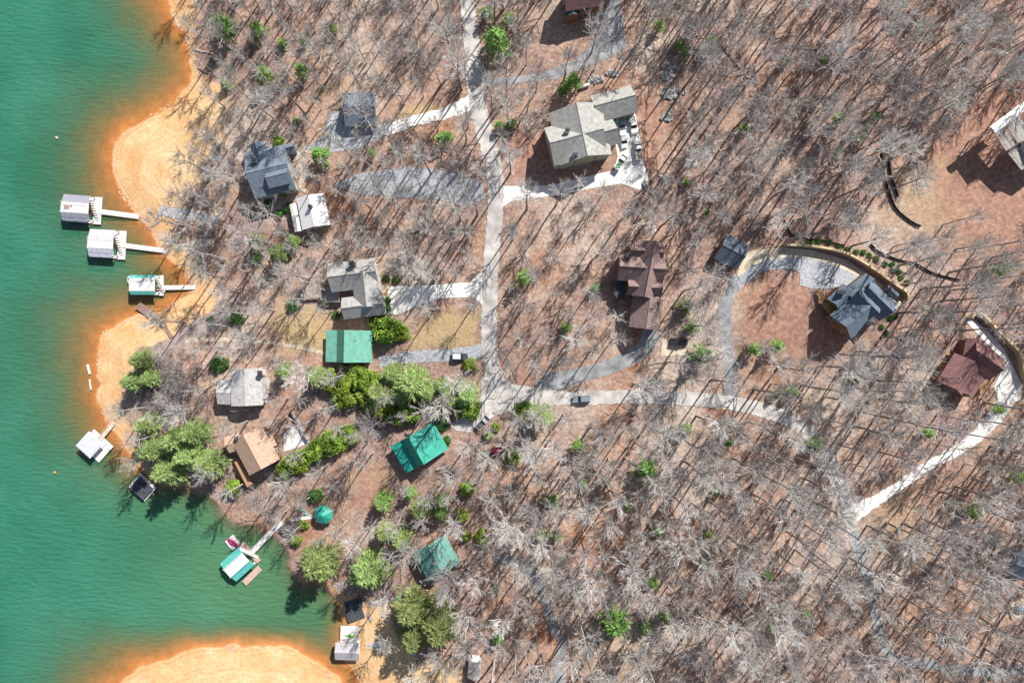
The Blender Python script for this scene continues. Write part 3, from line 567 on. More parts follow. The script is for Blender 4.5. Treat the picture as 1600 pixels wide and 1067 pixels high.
def boathouse(label, u, v, a, lx, ly, roof_side, roof_mid, band=0.4, deckx=2.4, mid_h=3.3, deckm=None, slope=0.8):
    r = dock('boathouse_dock', label, u, v, a, 3.0)
    dm = deckm or M_WHT
    planks(r, 'float_deck', lx/2+deckx/2-0.3, 0, deckx, ly+0.4, 0.55, dm)
    for s in (-1, 1): planks(r, 'finger_deck', 0, s*(ly/2-0.45), lx, 0.9, 0.55, dm)
    for sx in (-1, 0, 1):
        for s in (-1, 1): MB().bar((sx*(lx/2-0.3), s*(ly/2-0.5), 0.3), (sx*(lx/2-0.3), s*(ly/2-0.5), 2.95), 0.09, 6).build('post', M_WHT, r)
    hw = ly*band/2
    top = planks(r, 'upper_deck', -0.1, 0, lx, hw*2, mid_h, roof_mid, 0.2, int(hw*2/0.5))
    for s in (-1, 1):
        V = [(-lx/2, s*(hw+0.02), mid_h-0.02), (lx/2, s*(hw+0.02), mid_h-0.02), (lx/2, s*ly/2, mid_h-slope), (-lx/2, s*ly/2, mid_h-slope)]
        V += [(x, y, z-0.1) for x, y, z in V]; F = [(0, 1, 2, 3), (7, 6, 5, 4), (0, 4, 5, 1), (1, 5, 6, 2), (2, 6, 7, 3), (3, 7, 4, 0)]
        if s > 0: F = [tuple(reversed(f)) for f in F]
        MB().add(V, F).build('roof', roof_side, r)
        mb = MB().bar((-lx/2, s*hw, mid_h+0.95), (lx/2, s*hw, mid_h+0.95), 0.04, 4)
        for i in range(6): x = -lx/2+lx*i/5; mb.bar((x, s*hw, mid_h), (x, s*hw, mid_h+0.95), 0.035, 4)
        mb.build('railing', M_WHT, r)
    st = MB(); n = 9
    for i in range(n):
        t_ = (i+0.5)/n; st.box((lx/2+0.35+t_*0.8, ly*0.4-t_*(ly*0.75), mid_h-t_*(mid_h-0.6)), (0.95, ly*0.75/n+0.04, 0.08), 0.0)
    st.build('stairway', M_WHT, r)
    return r
r = boathouse('topmost boathouse dock with grey roof slopes and a rug on its white upper deck', 118, 325, 4, 8.0, 7.6, M_BLGR, M_WHT)
g = tag(link('deck_rug', MB().box((0, 0, 0), (1.6, 1.2, 0.02)).box((1.3, 0.5, 0.06), (0.5, 0.5, 0.1)).build('tmp', mat('brown_rug', (0.35, 0.24, 0.2), 0.9, 0.3, 3)).data), 'brown patterned rug on the upper deck of the topmost dock', 'rug'); bpy.data.objects.remove(bpy.data.objects['tmp']); p = unproj(104, 324, 3.35); g.location = (p[0], p[1], 3.345); g.rotation_euler = (0, 0, -0.07)
boathouse('boathouse dock with pale lilac grey roof slopes, second from the top', 158, 380, 3, 7.4, 8.0, mat('lilac_grey_sheet', (0.5, 0.5, 0.58), 0.5, 0.05), M_WHT)
boathouse('teal trimmed boathouse dock with white upper deck, third from the top', 223, 445, 0, 7.4, 5.6, M_TEALM, M_WHT, 0.66, 1.4, slope=0.45)
r = boathouse('teal and white boathouse dock with pink deck in the cove', 370, 882, -42, 7.2, 7.0, M_TEALM, M_WHT, 0.45, 1.6, deckm=M_PINKD)
r = dock('platform_dock', 'side platform of pinkish boards joined to the cove boathouse', 395, 898, -45); planks(r, 'float_deck', 0, 0, 6.6, 1.8, 0.5, M_PINKD)
r = dock('platform_dock', 'bare brown wooden platform dock on the orange point', 227, 484, 35); planks(r, 'float_deck', 0, 0, 4.7, 2.4, 0.6, M_BRDK)
for sx in (-1, 1):
    for sy in (-1, 1): MB().bar((sx*2.2, sy*1.1, -1.2), (sx*2.2, sy*1.1, 1.1), 0.1, 6).build('post', M_BRDK, r)
r = dock('covered_dock', 'square dock with a flat pale grey roof off the point', 141, 696, 42, 2.8)
planks(r, 'float_deck', 0.6, 0, 7.6, 6.4, 0.55, M_WHT)
MB().box((-0.3, 0, 2.8), (5.6, 5.6, 0.16)).box((-0.3, 0, 2.93), (4.9, 5.2, 0.1)).build('roof', mat('pale_grey_sheet', (0.58, 0.6, 0.64), 0.5, 0.05), r)
for sx in (-1, 1):
    for sy in (-1, 1): MB().bar((-0.3+sx*2.5, sy*2.5, 0.5), (-0.3+sx*2.5, sy*2.5, 2.75), 0.09, 6).build('post', M_WHT, r)
r = dock('covered_dock', 'charcoal slatted dock with white edges under the shoreline pines', 220, 762, 42, 1.5)
planks(r, 'float_deck', 0, 0, 6.4, 5.4, 0.5, M_WHT); planks(r, 'upper_deck', 0.2, 0, 5.2, 4.4, 1.5, M_CHAR, 0.2, 9)
for sx in (-1, 1):
    for sy in (-1, 1): MB().bar((0.2+sx*2.4, sy*2, 0.5), (0.2+sx*2.4, sy*2, 1.4), 0.09, 6).build('post', M_CHAR, r)
for (u, v, a, lx, ly, lb) in ((554, 942, -18, 5.0, 3.0, 'upper of two dark weathered platform docks in the cove'), (556, 957, -18, 5.0, 3.6, 'lower of two dark weathered platform docks in the cove'), (452, 825, 40, 3.6, 4.0, 'small charcoal landing platform where the cove gangway meets the bank')):
    r = dock('platform_dock', lb, u, v, a); zz = max(0.6, float(zat(u, v))+0.7); planks(r, 'float_deck', 0, 0, lx, ly, zz, M_CHAR, nb=8)
    for sx in (-1, 1):
        for sy in (-1, 1): MB().bar((sx*lx*0.46, sy*ly*0.45, -1.0), (sx*lx*0.46, sy*ly*0.45, zz-0.1), 0.1, 6).build('post', M_CHAR, r)
r = dock('houseboat_dock', 'floating dock with white sundeck and grey gabled shelter near the sand spit', 549, 1002, 2, 0.6)
planks(r, 'float_deck', 0, 0.6, 6.6, 8.0, 0.6, M_WHT)
MB().extrude([(-2.5, 2.6), (0, 3.6), (2.5, 2.6), (2.5, 2.45), (0, 3.45), (-2.5, 2.45)], (-0.6, -2.0), (1, 0), 7.0).build('roof', mat('grey_dock_roof', (0.42, 0.41, 0.43), 0.7, 0.06), r)
for sx in (-1, 1):
    for sy in (-1, 1): MB().bar((-0.6+sx*3.0, -2.0+sy*2.1, 0.5), (-0.6+sx*3.0, -2.0+sy*2.1, 2.6), 0.09, 6).build('post', M_WHT, r)
MB().box((-0.4, -1.7, 3.6), (0.6, 0.5, 0.3)).build('roof_vent', M_WHT, r)
planks(r, 'swim_step', -0.3, -4.5, 4.2, 1.2, 0.35, M_WHT)
GW = [('white gangway from the topmost boathouse dock to the sand', 148,330,217,339,1.3,M_WHT),('white gangway from the lilac grey boathouse dock to the sand', 187,383,258,392,1.3,M_WHT),('weathered white gangway from the teal trimmed dock', 246,450,305,449,1.2,M_WHT),
      ('brown plank gangway crossing the orange sand to the brown platform', 237,490,257,510,1.2,M_BRDK),('lower brown steps up the bank behind the brown platform', 257,511,268,527,1.1,M_BRDK),('short pale gangway to the square grey roofed dock', 156,686,178,660,1.2,M_SANDC),
      ('long pale gangway to the teal boathouse in the cove', 391,865,440,815,1.4,M_WHT),('weathered ramp from the dark platforms to the bank', 574,949,607,937,1.4,M_GDECK),('short weathered ramp below the dark platforms', 573,957,581,970,1.0,M_GDECK),('metal gangway from the houseboat dock to the sandy bank', 569,1007,604,1009,1.3,mat('galvanised_metal', (0.45,0.47,0.52), 0.45, 0.08))]
for lb, u0, v0, u1, v1, w_, m in GW: gangway(lb, u0, v0, u1, v1, w_, m, rail=(m is not M_BRDK))

# boats, boards, buoys
def hull(name, label, cat, u, v, a, L_, W_, m, z, m2=None, group=None):
    p = unproj(u, v, z); r = empty(name, (p[0], p[1], z), label, cat, group, -math.radians(a)); V = []; F = []; n = 9
    for i in range(n):
        t_ = i/(n-1)*2-1; w2 = W_/2*(1-abs(t_)**2.4)+0.02; x = t_*L_/2
        V += [(x, -w2*0.6, 0), (x, -w2, 0.3), (x, w2, 0.3), (x, w2*0.6, 0)]
    for i in range(n-1):
        for j in range(4): a_ = i*4+j; b_ = i*4+(j+1) % 4; F.append((a_, b_, b_+4, a_+4))
    MB().add(V, F).build('hull', m, r)
    MB().box((-L_*0.08, 0, 0.33), (L_*0.3, W_*0.5, 0.08), 0, 0.8).build('seat', m2 or M_CAP, r)
    return r
M_LIME = mat('lime_plastic', (0.35, 0.75, 0.1), 0.4, 0.03); M_PINK = mat('magenta_plastic', (0.6, 0.03, 0.2), 0.35, 0.1)
hull('kayak', 'lime green kayak lying on the white sundeck', 'kayak', 548, 992, 2, 3.0, 0.7, M_LIME, 0.66); hull('kayak', 'teal canoe on the bank beside the red one above the cove ramp', 'canoe', 620, 934, -40, 4.0, 0.9, M_TEALM, float(zat(620, 934))+0.1); hull('kayak', 'dark red canoe on the bank by the cove ramp', 'canoe', 612, 930, -50, 4.0, 0.9, mat('dark_red_plastic', (0.35, 0.06, 0.07), 0.5), float(zat(612, 930))+0.1)
hull('kayak', 'green kayak floating by the corner of the topmost dock', 'kayak', 131, 347, 4, 2.4, 0.7, mat('green_plastic', (0.05, 0.55, 0.2), 0.4), 0.0); hull('rowing_boat', 'green canoe stored by the gazebo path', 'canoe', 475, 799, 28, 3.8, 1.1, mat('pale_green_hull', (0.3, 0.45, 0.36), 0.5), float(zat(475, 799))+0.1)
hull('float_toy', 'red and white float tied to the left end of the teal trimmed dock', 'float', 202, 437, 90, 2.4, 0.9, mat('red_white_vinyl', (0.75, 0.45, 0.38), 0.5, 0.4, 3), 0.0)
for (du, lb) in ((0, 'pink and black jet ski on the left of the floating ramp'), (6, 'pink and black jet ski on the right of the floating ramp')):
    r = hull('jet_ski', lb, 'jet ski', 361+du, 846+du*0.3, 50, 2.9, 1.0, M_PINK, 0.45, M_CAP, 'jet skis in the cove'); MB().box((0.45, 0, 0.5), (0.7, 0.5, 0.3), 0, 0.6).build('cowling', M_PINK, r); MB().bar((0.35, -0.4, 0.72), (0.35, 0.4, 0.72), 0.04, 5).build('handlebar', M_CAP, r)
r = dock('jet_ski_ramp', 'white floating ramp carrying two jet skis in the cove', 364, 847, 50); MB().box((0, 0, 0.22), (3.4, 3.0, 0.34)).build('float', M_WHT, r); MB().box((0, 0, 0.4), (3.2, 0.3, 0.08)).build('keel_guide', M_FLOAT, r)
for i, (u, v, L_, a, lb) in enumerate(((138.5, 577, 3.0, 75, 'longer white board aground in the orange shallows'), (141, 601, 3.2, 82, 'narrow white board aground in the orange shallows'))):
    p = unproj(u, v, 0.05); o = MB().box((0, 0, 0.05), (L_, 0.7-0.3*i, 0.18), 0, 0.9).build('float_board', M_WHT, None, (p[0], p[1], 0.02)); o.rotation_euler = (0, 0, -math.radians(a)); tag(o, lb, 'board')
for (u, v, lb) in ((89, 216, 'small pale buoy floating off the upper beach'), (86, 738, 'small orange buoy floating off the square dock')):
    mb = MB(); V = []; F = []
    for i in range(5):
        t_ = -0.5+i/4; rr = 0.42*math.cos(t_*2.6)
        for j in range(8): V.append((rr*math.cos(j*math.pi/4), rr*math.sin(j*math.pi/4), 0.8*t_+0.1))
    for i in range(4):
        for j in range(8): F.append((i*8+j, i*8+(j+1) % 8, i*8+8+(j+1) % 8, i*8+8+j))
    F += [tuple(range(7, -1, -1)), tuple(range(32, 40))]
    p = unproj(u, v, 0); tag(mb.add(V, F).build('buoy', mat('buoy_'+('orange' if v > 500 else 'pale'), (0.8, 0.3, 0.05) if v > 500 else (0.75, 0.6, 0.45), 0.5), None, (p[0], p[1], 0.05)), lb, 'buoy')

# ---------------------------------------------------------------- vehicles
M_TYRE = mat('tyre_rubber', (0.03, 0.03, 0.03), 0.8); M_RIM = mat('alloy_rim', (0.5, 0.5, 0.52), 0.35, 0.05, metal=0.6); M_CARGL = mat('tinted_car_glass', (0.025, 0.035, 0.045), 0.06, 0.05, spec=0.6); M_LAMP = mat('lamp_lens', (0.75, 0.75, 0.7), 0.2); M_TAIL = mat('red_lens', (0.4, 0.02, 0.02), 0.3)
def car(name, label, cat, u, v, a, kind, paint, L_=4.7, roofp=None, group='cars and trucks parked by the houses', dz=0.12, load=None):
    g = gpt(u, v, dz); r = empty(name, g, label, cat, group, -math.radians(a)); W_ = 1.9 if kind != 'sedan' else 1.8
    pm = mat(paint[0], paint[1], 0.3, 0.03, 0.5, spec=0.6); h = L_/2
    hood = {'suv': 1.0, 'sedan': 0.85, 'pickup': 1.05}[kind]; rf = {'suv': 1.75, 'sedan': 1.42, 'pickup': 1.85}[kind]
    cab = {'suv': (-h+0.1, h*0.42), 'sedan': (-h*0.62, h*0.45), 'pickup': (-h*0.18, h*0.5)}[kind]
    # side profile, lofted over five widths so that the flanks are rounded
    prof = [(-h, 0.35), (-h-0.0, hood*0.92), (-h+0.12, hood), (h*0.45, hood), (h-0.25, hood*0.9), (h, hood*0.66), (h, 0.35)]
    V = []; F = []; ys = [-0.5, -0.46, 0, 0.46, 0.5]; n = len(prof)
    for j, y in enumerate(ys):
        s_ = 1.0 if abs(y) < 0.5 else 0.97
        for (x, z) in prof: V.append((x*s_, y*W_, z if abs(y) < 0.5 else 0.35+(z-0.35)*0.9))
    for j in range(4):
        for i in range(n): k_ = (i+1) % n; F.append((j*n+i, j*n+k_, (j+1)*n+k_, (j+1)*n+i))
    F += [tuple(range(n)), tuple(range(5*n-1, 4*n-1, -1))]
    MB().add(V, F).build('body', pm, r)
    x0, x1 = cab; wt = W_*0.46; t0, t1 = x0+(0.35 if kind != 'suv' else 0.2), x1-0.75
    V = [(x0, -wt, hood-0.02), (x1, -wt, hood-0.02), (x1, wt, hood-0.02), (x0, wt, hood-0.02), (t0, -wt*0.82, rf-0.06), (t1, -wt*0.82, rf-0.06), (t1, wt*0.82, rf-0.06), (t0, wt*0.82, rf-0.06)]
    MB().add(V, [(4, 5, 6, 7), (0, 1, 5, 4), (1, 2, 6, 5), (2, 3, 7, 6), (3, 0, 4, 7)]).build('windows', M_CARGL, r)
    rm = mat(roofp[0], roofp[1], 0.3, 0.03, spec=0.6) if roofp else pm
    MB().box(((t0+t1)/2, 0, rf-0.02), (t1-t0+0.04, wt*1.66, 0.1), 0, 0.94).build('roof_panel', rm, r)
    for sx in (-0.62, 0.62):
        for sy in (-1, 1):
            c = (sx*h, sy*(W_/2-0.1), 0.34); V, Fq = tube([(c[0], c[1]-0.12, c[2]), (c[0], c[1]+0.12, c[2])], [0.35, 0.35], 12, True)
            wl = MB().add(V.tolist(), [tuple(f) for f in Fq.tolist()]).build('wheel', M_TYRE, r)
            V, Fq = tube([(c[0], c[1]+sy*0.10, c[2]), (c[0], c[1]+sy*0.14, c[2])], [0.2, 0.2], 8, True); MB().add(V.tolist(), [tuple(f) for f in Fq.tolist()]).build('rim', M_RIM, wl)
    for sy in (-1, 1):
        MB().box((h-0.04, sy*W_*0.36, hood*0.72), (0.14, 0.36, 0.16)).build('headlight', M_LAMP, r); MB().box((-h+0.0, sy*W_*0.4, hood*0.8), (0.1, 0.2, 0.3)).build('tail_light', M_TAIL, r)
        MB().box((x1-0.55, sy*(W_/2+0.08), hood+0.08), (0.16, 0.2, 0.14)).build('mirror', pm, r)
    if kind == 'pickup':
        xb = x0-0.1; bl = xb+h-0.12
        MB().box((-h+0.1+bl/2, 0, hood+0.015), (bl, W_*0.8, 0.04)).build('bed_liner', M_VENT if load else M_CAP, r)
        mb = MB()
        for sy in (-1, 1): mb.box((-h+0.1+bl/2, sy*W_*0.44, hood+0.16), (bl, 0.12, 0.34))
        mb.box((-h+0.06, 0, hood+0.16), (0.1, W_*0.86, 0.34)); mb.build('bed_side', pm, r)
        if load:
            rs = np.random.RandomState(int(u)); mb = MB()
            for i in range(9): mb.box((-h+0.4+rs.rand()*(bl-0.7), (rs.rand()-0.5)*W_*0.6, hood+0.2), (0.3+rs.rand()*0.6, 0.25+rs.rand()*0.3, 0.3), rs.rand()*3)
            mb.build('cargo', mat(load, {'green_cargo': (0.3, 0.5, 0.25), 'mixed_cargo': (0.5, 0.4, 0.25), 'tool_cargo': (0.5, 0.52, 0.5)}[load], 0.7, 0.5, 4), r)
WH = ('white_car_paint', (0.78, 0.78, 0.77))
car('parked_truck', 'white work truck with teal hood nearest the garage, left of the pair', 'truck', 970, 194, 80, 'pickup', WH, 6.0, ('teal_cab_paint', (0.2, 0.5, 0.55)), load='tool_cargo')
car('parked_truck', 'white work truck near the garage, right of the pair', 'truck', 988, 195, 78, 'pickup', WH, 6.0, load='tool_cargo')
car('parked_car', 'white sedan in the middle of the concrete drive', 'car', 974, 221, 83, 'sedan', WH, 4.5)
car('parked_truck', 'white pickup with cargo along the outer edge of the concrete drive', 'truck', 996, 235, -97, 'pickup', WH, 6.0, load='mixed_cargo')
car('parked_truck', 'white pickup parked diagonally with green cargo in its bed', 'truck', 971, 252, -56, 'pickup', WH, 6.0, load='green_cargo')
car('parked_car', 'dark suv with a white roof on the gravel drive', 'car', 719, 557, 2, 'suv', ('charcoal_car_paint', (0.06, 0.07, 0.08)), 4.6, ('white_roof_paint', (0.75, 0.75, 0.75)))
car('parked_truck', 'silver pickup with a dark bed beside the road junction', 'truck', 757, 657, -46, 'pickup', ('silver_car_paint', (0.5, 0.52, 0.54)), 5.8)
car('parked_car', 'dark red suv in the shade below the road junction', 'car', 781, 701, -14, 'suv', ('dark_red_car_paint', (0.28, 0.02, 0.04)), 4.7)
car('driving_car', 'blue grey suv driving on the road', 'car', 908, 623, 178, 'suv', ('blue_grey_car_paint', (0.2, 0.25, 0.3)), 4.9, dz=0.15)
car('parked_car', 'black suv on the beige parking pad', 'car', 1060, 534, 4, 'suv', ('black_car_paint', (0.02, 0.022, 0.026)), 5.0)
g = gpt(763, 706, 0.1); t = empty('utility_trailer', g, 'small dark trailer hitched behind the dark red suv', 'trailer', None, math.radians(14)); MB().box((0, 0, 0.55), (2.2, 1.4, 0.14)).build('bed', M_CAP, t); MB().bar((1.1, 0, 0.5), (2.0, 0, 0.5), 0.05).build('tow_bar', M_CAP, t)
for s in (-1, 1): V, Fq = tube([(0, s*0.72, 0.3), (0, s*0.9, 0.3)], [0.3, 0.3], 10, True); MB().add(V.tolist(), [tuple(f) for f in Fq.tolist()]).build('wheel', M_TYRE, t)
MB().box((0, 0, 0.8), (1.5, 0.9, 0.4), 0.1, 0.8).build('cargo', M_CHAR, t)
g = gpt(913, 136, 0.0); t = empty('propane_tank', g, 'white propane tank lying beside the stone pile above the large house', 'tank', None, 0.28); V, Fq = tube([(-1.5, 0, 0.75), (-1.3, 0, 0.75), (1.3, 0, 0.75), (1.5, 0, 0.75)], [0.25, 0.5, 0.5, 0.25], 12, True); MB().add(V.tolist(), [tuple(f) for f in Fq.tolist()]).build('tank', M_WHT, t); MB().box((-0.9, 0, 0.15), (0.2, 0.8, 0.6)).box((0.9, 0, 0.15), (0.2, 0.8, 0.6)).build('cradle', M_BRICK, t)
g = gpt(1400, 478, 0.0); t = empty('propane_tank', g, 'white propane tank beside the new blue grey house', 'tank', None, 1.0); V, Fq = tube([(-1.4, 0, 0.7), (-1.2, 0, 0.7), (1.2, 0, 0.7), (1.4, 0, 0.7)], [0.25, 0.5, 0.5, 0.25], 12, True); MB().add(V.tolist(), [tuple(f) for f in Fq.tolist()]).build('tank', M_WHT, t); MB().box((-0.8, 0, 0.15), (0.2, 0.8, 0.6)).box((0.8, 0, 0.15), (0.2, 0.8, 0.6)).build('cradle', M_BRICK, t)

# ---------------------------------------------------------------- walls, fences, stones, logs
def wall_line(name, label, cat, pl, hgt, th, m, cap=None):
    c = smooth_line(pl, 8); P = [gpt(u, v) for u, v in c]; o = P[0].copy(); r = empty(name, o, label, cat)
    V = []; F = []; n = len(P)
    for i, p in enumerate(P):
        t_ = (P[min(i+1, n-1)]-P[max(i-1, 0)]); t_.z = 0; t_.normalize(); q = Vector((-t_.y, t_.x, 0))*th/2
        V += [p-q-o+Vector((0, 0, -0.6)), p+q-o+Vector((0, 0, -0.6)), p+q-o+Vector((0, 0, hgt)), p-q-o+Vector((0, 0, hgt))]
    for i in range(n-1):
        for j in range(4): a_ = i*4+j; b_ = i*4+(j+1) % 4; F.append((a_, b_, b_+4, a_+4))
    F += [(3, 2, 1, 0), (4*n-4, 4*n-3, 4*n-2, 4*n-1)]
    MB().add([tuple(x) for x in V], F).build('wall' if cap else 'fabric', m, r)
    if cap:
        V2 = []
        for i, p in enumerate(P):
            t_ = (P[min(i+1, n-1)]-P[max(i-1, 0)]); t_.z = 0; t_.normalize(); q = Vector((-t_.y, t_.x, 0))*(th/2+0.06)
            V2 += [p-q-o+Vector((0, 0, hgt+0.002)), p+q-o+Vector((0, 0, hgt+0.002)), p+q-o+Vector((0, 0, hgt+0.14)), p-q-o+Vector((0, 0, hgt+0.14))]
        MB().add([tuple(x) for x in V2], F).build('coping', cap, r)
    else:
        for p in P[::2]: MB().box((p.x-o.x, p.y-o.y, p.z-o.z+hgt/2), (0.1, 0.1, hgt+0.3)).build('stake', M_DECK, r)
    keep_line(c.tolist(), 8)
M_TANW = mat('tan_block_wall', (0.46, 0.36, 0.24), 0.9, 0.12, 1.5); M_TANC = mat('yellow_tan_coping', (0.58, 0.46, 0.28), 0.85, 0.08)
wall_line('retaining_wall', 'long tan retaining wall curving above the new house drive', 'wall', [(1222,384),(1270,387),(1318,398),(1360,422),(1390,444),(1411,458),(1411,470)], 2.4, 0.5, M_TANW, M_TANC)
wall_line('retaining_wall', 'tan retaining wall curving round the reddish roofed house', 'wall', [(1511,497),(1525,489),(1555,520),(1586,552),(1592,580),(1598,597)], 2.2, 0.5, M_TANW, M_TANC)
wall_line('retaining_wall', 'straight grey wall beside the white pad of the tan house', 'wall', [(456,640),(468,660),(483,686)], 1.4, 0.4, M_BRICK, M_GDECK)
M_SILT = mat('black_silt_fabric', (0.025, 0.025, 0.028), 0.9)
wall_line('silt_fence', 'outer black silt fence curving beside the red clay yard', 'fence', [(1376,240),(1378,265),(1386,295),(1398,325),(1420,345),(1438,354)], 0.9, 0.12, M_SILT)
wall_line('silt_fence', 'short inner black silt fence beside the red clay yard', 'fence', [(1387,250),(1391,275),(1402,308)], 0.9, 0.12, M_SILT)
wall_line('silt_fence', 'black silt fence above the curved drive with the row of shrubs', 'fence', [(1225,344),(1232,362),(1245,371),(1285,376),(1320,384)], 0.8, 0.12, M_SILT)
wall_line('silt_fence', 'black silt fence on the slope right of the planted shrubs', 'fence', [(1360,382),(1370,392),(1400,405),(1430,412),(1455,426),(1500,438)], 0.8, 0.12, M_SILT)
def rock_mesh(seed, s=1.0):
    rs = np.random.RandomState(seed); V = []; F = []
    for i, (z, r_) in enumerate(((-0.4, 0.55), (0.0, 1.0), (0.4, 0.75), (0.62, 0.3))):
        for j in range(7): a_ = j*2*math.pi/7+i*0.3; q = r_*(0.75+0.45*rs.rand()); V.append((q*math.cos(a_), q*math.sin(a_)*0.85, z+0.15*rs.rand()))
    for i in range(3):
        for j in range(7): F.append((i*7+j, i*7+(j+1) % 7, i*7+7+(j+1) % 7, i*7+7+j))
    F.append(tuple(range(21, 28))); F.append(tuple(range(6, -1, -1))); return np.array(V)*s, F
ROCKS = [rock_mesh(i) for i in range(6)]
def rocks(mb, n, pick, smin, smax, o, rs):
    for i in range(n):
        u, v = pick(rs); p = gpt(u, v); V, F = ROCKS[rs.randint(6)]; s_ = rs.uniform(smin, smax); a_ = rs.uniform(0, 6.28); c_, d_ = math.cos(a_), math.sin(a_)
        mb.add([(p.x-o.x+s_*(x*c_-y*d_), p.y-o.y+s_*(x*d_+y*c_), p.z-o.z+s_*z*0.8+rs.uniform(0, s_*0.5)) for x, y, z in V], F)
M_ROCK = mat('grey_fieldstone', (0.34, 0.34, 0.33), 0.9, 0.3, 1.2, 0.3)
for (u, v, ru, rv, n, lb) in ((1045, 182, 9, 7, 34, 'lower round pile of grey fieldstones among the upper woods'), (1048, 148, 16, 9, 60, 'largest grey fieldstone pile among the upper woods'), (1040, 121, 9, 7, 34, 'topmost round pile of grey fieldstones in the upper woods'), (1045, 105, 8, 4, 18, 'small flat heap of grey stones above the fieldstone piles'), (931, 126, 10, 6, 40, 'grey stone pile behind the large house garage'), (959, 115, 9, 3, 22, 'narrow row of stones right of the stone pile behind the garage'), (1008, 292, 6, 8, 14, 'cluster of boulders at the outer corner of the white drive'), (1037, 281, 8, 4, 10, 'scattered pale boulders in the woods beside the white drive')):
    o = gpt(u, v); mb = MB(); rs = np.random.RandomState(int(u+v)); rocks(mb, n, lambda r_: (u+r_.normal()*ru*0.55, v+r_.normal()*rv*0.55), 0.3, 0.75, o, rs); tag(mb.build('stone_pile', M_ROCK, None, o), lb, 'stone pile', 'fieldstone piles'); keep_poly([(u-ru,v-rv),(u+ru,v-rv),(u+ru,v+rv),(u-ru,v+rv)], 4)
o = gpt(200, 400); mb = MB(); rs = np.random.RandomState(4)
SH = np.array(SHORE); SH = SH[(SH[:, 1] > 0) & (SH[:, 1] < 680)]
def pk(r_):
    i = r_.randint(len(SH)-1); t_ = r_.rand(); p = SH[i]*(1-t_)+SH[i+1]*t_; return p[0]+abs(r_.normal())*4+0.5, p[1]+r_.normal()*2
rocks(mb, 900, pk, 0.06, 0.2, o, rs); rocks(mb, 90, lambda r_: (r_.uniform(180, 330), r_.uniform(190, 330)), 0.07, 0.18, o, rs); rocks(mb, 90, lambda r_: (r_.uniform(155, 240), r_.uniform(515, 640)), 0.07, 0.2, o, rs)
rocks(mb, 220, lambda r_: (r_.uniform(248, 342), 329+r_.normal()*9+r_.rand()*12), 0.12, 0.35, o, rs)
tag(mb.build('shore_stones', mat('pale_shore_stone', (0.72, 0.6, 0.46), 0.9, 0.2, 1.2), None, o), 'pale stones scattered along the waterline and beach', 'stones', kind='stuff')
M_LOG = mat('grey_brown_bark', (0.2, 0.16, 0.14), 0.95, 0.25, 3, 0.4)
M_LOG2 = mat('bleached_log', (0.5, 0.46, 0.42), 0.9, 0.15, 3, 0.3)
for (u0, v0, u1, v1, r_, m, lb) in ((1122, 66, 1169, 124, 0.35, M_LOG, 'dark fallen trunk angled across the upper woods'), (1220, 74, 1290, 80, 0.3, M_LOG, 'fallen trunk lying level in the upper woods'), (1418, 18, 1448, 58, 0.3, M_LOG, 'fallen trunk near the top right of the woods'), (304, 78, 338, 86, 0.25, M_LOG2, 'pale driftwood log pointing to the upper beach'), (309, 108, 340, 122, 0.2, M_LOG, 'thin dark log on the upper beach bank'), (289, 58, 296, 72, 0.14, M_LOG2, 'bleached branch in the water at the upper beach'), (230, 632, 275, 622, 0.22, M_LOG2, 'pale fallen log on the brushy point'), (262, 662, 312, 652, 0.25, M_LOG2, 'long white log above the shoreline pines'), (1030, 274, 1060, 280, 0.2, M_LOG2, 'short pale log beside the white drive boulders'), (683, 733, 702, 726, 0.4, M_LOG2, 'pale stack of boards beside the emerald cabin'), (1250, 195, 1322, 138, 0.3, M_LOG, 'long dark fallen trunk in the upper right woods')):
    A = gpt(u0, v0, r_*0.7); B = gpt(u1, v1, r_*0.7); n = 7; rs = np.random.RandomState(u0); pts = [A+(B-A)*i/(n-1)+Vector((rs.normal()*0.12, rs.normal()*0.12, 0)) for i in range(n)]
    V, Fq = tube([tuple(p-A) for p in pts], np.linspace(r_, r_*0.5, n), 7, True); mb = MB().add(V.tolist(), [tuple(f) for f in Fq.tolist()])
    for i in range(4): p = pts[1+i]-A; mb.bar(tuple(p), tuple(p+Vector((rs.normal(), rs.normal(), 0.5+rs.rand()))), r_*0.22, 4)
    tag(mb.build('fallen_log', m, None, A), lb, 'log')

